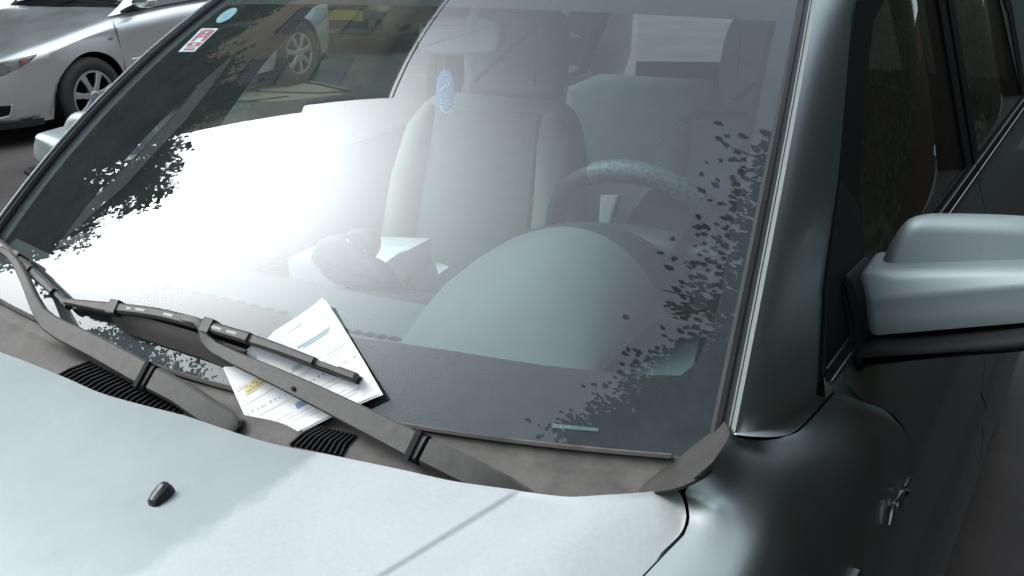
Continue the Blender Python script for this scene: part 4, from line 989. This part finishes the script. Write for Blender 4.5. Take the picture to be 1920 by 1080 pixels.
# building across the road
def rp(px,py,X):
    u,v=guv(px,py);P=G(u,v);n=GN(u,v);d=ray(px,py);r=d-2*(d@n)*n;return P+r*((X-P[0])/r[0])
XB=-11.8
c0=rp(385,240,XB);c1=rp(570,205,XB);c2=rp(585,185,XB);c3=rp(690,180,XB);c4_=rp(795,0,XB);print('BLD',c0,c1,c2,c3,c4_)
ya,zlow=c1[1]-.15,c1[2];yb_,zhi=c3[1],c3[2]
BLD=empty('apartment_building',(XB-4,8,0),'tall ochre apartment block across the road, reflected in the windscreen','building')
m=MB();m.box((XB-5,(yb_+16)/2,zhi/2),(10,16-yb_,zhi));m.box((XB-4,(ya+yb_)/2,zlow/2),(7.9,yb_-ya-.01,zlow));WALL=mesh('wall',m,M['stucco'],BLD,20)
m=MB();m.box((XB+.03,(ya+16)/2,1.1),(.06,16-ya,2.2));mesh('plinth',m,M['stuccobase'],BLD,20)
m=MB();m.box((XB-4.7,(yb_+16)/2+.0,zhi+.06),(10.9,16-yb_+.3,.12));mesh('roof_slab',m,M['stuccobase'],BLD,20)
m=MB();m.tube([(XB+.3,yb_-.05,zhi+.1),(XB+.3,yb_-.05,zhi+.95),(XB+.3,16,zhi+.95)],.03,6)
for y in np.arange(yb_+1.5,16,1.5):m.tube([(XB+.3,y,zhi+.1),(XB+.3,y,zhi+.95)],.015,5)
mesh('roof_railing',m,M['winframe'],BLD)
for fl_ in range(5):
    for y in np.arange(yb_+1.2,15.2,2.6):
        z=3.0+fl_*2.75
        if z+1.4>zhi:continue
        m=MB();
        for dy,dz,sy,sz in((0,.7,1.3,.08),(0,-.7,1.3,.08),(-.65,0,.08,1.48),(.65,0,.08,1.48),(0,0,.06,1.36)):m.box((XB+.02,y+dy,z+dz),(.08,sy,sz))
        w=mesh('window',m,M['winframe'],BLD,20);m=MB();m.box((XB+.012,y,z),(.02,1.22,1.32));mesh('pane',m,M['winglass'],w,20)

# ---------------------------------------------------------------- trees and hedge
def leaves(C,size,seed,squash=1.,up=.0,quad=True,flat=False):
    r=np.random.default_rng(seed);N=len(C)
    a=r.normal(size=(N,3));a/=np.linalg.norm(a,axis=1)[:,None];b=r.normal(size=(N,3));b[:,2]+=up;b=b-(b*a).sum(1)[:,None]*a;b/=np.linalg.norm(b,axis=1)[:,None]+1e-9
    if flat:
        a[:,2]*=.25;a/=np.linalg.norm(a,axis=1)[:,None];b=np.cross(np.array((0,0,1.)),a)+r.normal(size=(N,3))*.25;b/=np.linalg.norm(b,axis=1)[:,None]
    s=size*r.uniform(.6,1.35,size=(N,1))
    if quad:
        V=np.stack([C-a*s,C+b*s*.55,C+a*s,C-b*s*.55],1).reshape(-1,3);F=np.arange(4*N).reshape(N,4)
    else:
        n=np.cross(a,b)
        V=np.stack([C-a*s,C-a*s*.55+b*s*.66+n*s*.1,C-a*s*.02+b*s*.72+n*s*.14,C+a*s*1.05,C-a*s*.02-b*s*.72+n*s*.14,C-a*s*.55-b*s*.66+n*s*.1,C+a*s*.05],1).reshape(-1,3)
        k=np.arange(N)[:,None]*7;F=np.concatenate([k+np.array([[0,1,2,6]]),k+np.array([[6,2,3,3]])[:,:4],k+np.array([[0,6,4,5]]),k+np.array([[6,3,4,4]])])
        F=[tuple(dict.fromkeys(f)) for f in F.tolist()]
        m=MB();m.v=V.tolist();m.f=F;return m
    m=MB();m.v=V.tolist();m.f=[tuple(f) for f in F.tolist()];return m
def tree(loc,h,crown,rad,label,seed,mat,nclump=80,per=800,size=.062):
    r=np.random.default_rng(seed);root=empty('street_tree',loc,label,'tree','trees lining the street')
    L=np.array(loc,float);cc=L+np.array((0,0,crown));R=np.array(rad,float)
    m=MB();top=cc+np.array((.2,.1,R[2]*.45));P=cr([L,L+np.array((.08,.05,h*.25)),L+np.array((-.05,.1,h*.45)),top],5)
    m.tube(P,[.20*(1-.8*i/(len(P)-1)) for i in range(len(P))],9)
    cl=[]
    while len(cl)<nclump:
        q=r.uniform(-1,1,3);d=np.linalg.norm(q)
        if d<1 and d>.35 and r.random()<.35+.65*d:cl.append(cc+q*R*r.uniform(.8,1.08))
    for q in cl[::6]:
        b=P[r.integers(5,len(P)-2)];m.tube(cr([b,(b+q)/2+np.array((0,0,-.25)),q],4),[.055,.05,.045,.04,.035,.03,.022,.018,.01],5)
    mesh('trunk',m,M['bark'],root)
    def ball(n):
        v=r.normal(size=(n,3));v/=np.linalg.norm(v,axis=1)[:,None];return v*(r.random((n,1))**.45)
    C=[]
    for q in cl:
        C.append(q+ball(per)*np.array((.62,.62,.55))*r.uniform(.65,1.15))
        for _ in range(3):
            tw=q+ball(1)[0]*.6;dv=np.array((r.normal()*.35,r.normal()*.35,r.uniform(-.6,.5)));C.append(tw+dv*r.random((45,1))*1.1+ball(45)*.10)
    C=np.concatenate(C)
    mesh('crown',leaves(C,size,seed),mat,root,180);return root
tree((-9.6,1.4,.12),8.6,5.0,(2.0,3.6,3.5),'bushy dark green tree across the road, beside the building corner',11,M['leafA'],150,650)
tree((-9.7,6.0,.12),8,4.6,(1.9,2.6,2.6),'broad dark green tree standing in front of the building',12,M['leafA'])
tree((-9.8,-5.7,.12),8.5,5.2,(2.2,2.3,3.0),'loose mid green tree across the road, clear of the building',13,M['leafB'],62,650)
tree((-9.9,-11.5,.12),9,5.4,(2.5,2.8,3.0),'mid green tree furthest down the road from the building',14,M['leafB'])
tree((-9.6,13.0,.12),8,5.2,(2.0,2.6,2.6),'dark green tree behind the beige hatchback',15,M['leafA'])
# canopy tree overhanging the near car
root=empty('street_tree',(2.75,.1,.11),'spreading tree on the verge, its branches hanging over the near car','tree','trees lining the street')
edge=[(.75,1.35),(.12,.78),(.24,.55),(.16,.20),(.26,-.08),(.10,-.38),(-.12,-.52),(.02,-.75),(.10,-.95),(-.04,-1.38),(-.2,-1.76),(-.42,-2.05),(-.9,-2.8)]
def xe(y):return float(np.interp(y,[p[1] for p in edge][::-1],[p[0] for p in edge][::-1]))
r=np.random.default_rng(21);m=MB()
T0=np.array((2.75,.1,.1));fork=np.array((2.6,0.,2.6));m.tube(cr([T0,T0+np.array((.05,.02,1.2)),fork],5),[.17,.165,.16,.155,.15,.145,.14,.14,.14,.135,.13],10)
tips=[]
for (ex,ey) in edge:
    z=r.uniform(3.85,4.15);tip=np.array((ex+.08,ey,z));k=cr([fork,np.array((1.6+.3*r.random(),ey*.35,3.7)),np.array((ex*.5+.9,ey*.8,4.15)),tip],5);m.tube(k,[.05*(1-.92*i/(len(k)-1)) for i in range(len(k))],6);tips.append(k)
for a in range(7):
    k=cr([fork,fork+np.array((r.uniform(-.3,1),r.uniform(-1.2,1.0),1.2)),np.array((r.uniform(1.2,4.2),r.uniform(-4.5,1.6),r.uniform(4.3,5.6)))],5);m.tube(k,[.07*(1-.85*i/(len(k)-1)) for i in range(len(k))],6)
mesh('trunk',m,M['bark'],root)
C=[];tw=MB()
for k in tips:                                   # twigs with leaves set along them
    for _ in range(6):
        i=int(len(k)*r.uniform(.62,1.0));i=min(i,len(k)-1);b0=np.array(k[i]);L_=r.uniform(.16,.38)
        ang=r.uniform(0,2*math.pi);d=np.array((math.cos(ang),math.sin(ang),r.uniform(-.35,.15)));e=b0+d*L_;mid=(b0+e)/2+np.array((0,0,.02))+r.normal(size=3)*.02
        if e[0]<xe(e[1])-.05:continue
        q=cr([b0,mid,e],4);tw.tube(q,[.004-.0026*j/(len(q)-1) for j in range(len(q))],4)
        n_=int(L_/.0085)
        for j in range(n_):
            t=(j+1)/n_;p=b0*(1-t)**2+2*mid*t*(1-t)+e*t*t;C.append(p+r.normal(size=(1,3))*np.array((.026,.026,.016)))
tm=mesh('twigs',tw,M['bark'],root)
cl1=np.concatenate(C)
C2=[]
while len(C2)<230:
    y=r.uniform(-2.9,1.9);x=xe(min(y,1.35))+abs(r.normal())*.75+.26;
    if y>1.35:x=max(x,.6+(y-1.35)*.8+r.random())
    if x>4.6:continue
    z=r.uniform(3.9,4.6)+.25*max(0,x)*r.random();C2.append(np.array((x,y,z))+r.normal(size=(120,3))*np.array((.17,.17,.10)))
for _ in range(170):
    y=r.uniform(-2.4,-1.0);x=xe(y)+.06+abs(r.normal())*.45;C2.append(np.array((x,y,r.uniform(3.9,4.4)))+r.normal(size=(110,3))*np.array((.12,.12,.10)))
m=leaves(cl1,.019,31,quad=False,flat=True);q=leaves(np.concatenate(C2),.023,32,quad=False,flat=True);m.add(q.v,q.f)
mesh('crown',m,M['leafC'],root,180)
# hedge on the verge beside the near car
HG=empty('hedge',(3.3,2,.11),'dense dark green hedge along the verge beside the near car','hedge')
r=np.random.default_rng(41);N=80000
Pn=np.stack([r.uniform(2.55,3.9,N),r.uniform(-7,26,N),r.uniform(.15,4.7,N)],1)
lump=.18*np.sin(Pn[:,1]*2.3)+.12*np.sin(Pn[:,1]*5.1+Pn[:,2]*3)
keep=(Pn[:,0]<2.95+lump+.2*r.random(N))|(Pn[:,2]>4.3+lump)
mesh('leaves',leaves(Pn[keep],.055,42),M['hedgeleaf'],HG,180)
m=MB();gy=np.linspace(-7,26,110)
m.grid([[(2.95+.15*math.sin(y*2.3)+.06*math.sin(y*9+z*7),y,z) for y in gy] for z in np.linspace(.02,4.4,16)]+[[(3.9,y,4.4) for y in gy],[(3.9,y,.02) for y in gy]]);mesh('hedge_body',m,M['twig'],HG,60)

SKYC=(7.5,8.6,9.6);L1=(-99,41,16.3,145.);L2=(-95,44,28,7.);L3=(-75,72,28,2.);L4=(25,48,35,3.);L5=(85,36,30,26.);EXPO=.32  # last two lobes: unseen glows added to brighten the car across the road

# ================================================================ light
SUN_AZ,SUN_EL=-103.,38.
w=bpy.data.worlds.new('World');sc.world=w;w.use_nodes=True;nt=w.node_tree;nt.nodes.clear()
out=nt.nodes.new('ShaderNodeOutputWorld')
sky=nt.nodes.new('ShaderNodeTexSky');sky.sky_type='NISHITA';sky.sun_disc=False;sky.sun_elevation=math.radians(SUN_EL);sky.sun_rotation=math.radians(SUN_AZ);sky.dust_density=3;sky.air_density=1.2;sky.altitude=50
tc=nd(nt,'ShaderNodeTexCoord').outputs['Generated']
def dirv(az,el):a,e=math.radians(az),math.radians(el);return (math.sin(a)*math.cos(e),math.cos(a)*math.cos(e),math.sin(e))
def lobe(az,el,sig,amp):
    d=nd(nt,'ShaderNodeVectorMath',{0:tc,1:dirv(az,el)},operation='DOT_PRODUCT').outputs['Value']
    k=2/(math.radians(sig)**2)/2*1.0
    return mth(nt,'MULTIPLY',mth(nt,'POWER',2.71828,mth(nt,'MULTIPLY',mth(nt,'SUBTRACT',d,1.),2*k)),amp)
cl=noise(nt,2.2,6,.6,tc,.4)
veil=nd(nt,'ShaderNodeMix',{0:.62},data_type='RGBA');nt.links.new(sky.outputs[0],veil.inputs[6])
cv=nd(nt,'ShaderNodeVectorMath',{0:(SKYC[0],SKYC[1],SKYC[2])},operation='SCALE');nt.links.new(mth(nt,'ADD',.80,mth(nt,'MULTIPLY',cl,.4)),cv.inputs['Scale'])
nt.links.new(cv.outputs[0],veil.inputs[7])
lb=lobe(*L1)
lb=mth(nt,'ADD',lb,lobe(*L2));lb=mth(nt,'ADD',lb,lobe(*L5))
lv=nd(nt,'ShaderNodeVectorMath',{0:(.95,1.0,1.03)},operation='SCALE');nt.links.new(lb,lv.inputs['Scale'])
zl=nd(nt,'ShaderNodeVectorMath',{0:(.80,.97,1.15)},operation='SCALE');nt.links.new(mth(nt,'ADD',lobe(*L3),lobe(*L4)),zl.inputs['Scale'])
lv2=nd(nt,'ShaderNodeVectorMath',{0:lv.outputs[0],1:zl.outputs[0]},operation='ADD')
sm=nd(nt,'ShaderNodeVectorMath',{},operation='ADD');nt.links.new(veil.outputs[2],sm.inputs[0]);nt.links.new(lv2.outputs[0],sm.inputs[1])
bg=nd(nt,'ShaderNodeBackground',{'Strength':.1});nt.links.new(sm.outputs[0],bg.inputs[0]);nt.links.new(bg.outputs[0],out.inputs[0])
ld=bpy.data.lights.new('sun','SUN');ld.energy=.5;ld.angle=math.radians(10);ld.color=(1,.95,.88)
lo=bpy.data.objects.new('sun',ld);link(lo)
from mathutils import Vector,Matrix
lo.rotation_euler=(-Vector(dirv(SUN_AZ,SUN_EL))).to_track_quat('-Z','Y').to_euler()
# ================================================================ camera
cd=bpy.data.cameras.new('camera');cam=bpy.data.objects.new('camera',cd);link(cam)
cd.sensor_fit='HORIZONTAL';cd.sensor_width=36;cd.lens=36*P_['f']/1920;cd.clip_start=.05;cd.clip_end=1000
m4=Matrix.Identity(4)
for i in range(3):
    m4[i][0]=RM[0][i];m4[i][1]=RM[1][i];m4[i][2]=-RM[2][i];m4[i][3]=CAM[i]
cam.matrix_world=m4;sc.camera=cam
sc.view_settings.view_transform='Standard';sc.view_settings.look='None';sc.view_settings.gamma=1;sc.view_settings.use_curve_mapping=False
sc.view_settings.exposure=EXPO
sc.render.engine='CYCLES';sc.cycles.use_denoising=True;sc.cycles.max_bounces=10;sc.cycles.transparent_max_bounces=24;sc.cycles.glossy_bounces=5;sc.cycles.diffuse_bounces=4
try:sc.cycles.denoiser='OPENIMAGEDENOISE'
except Exception:pass
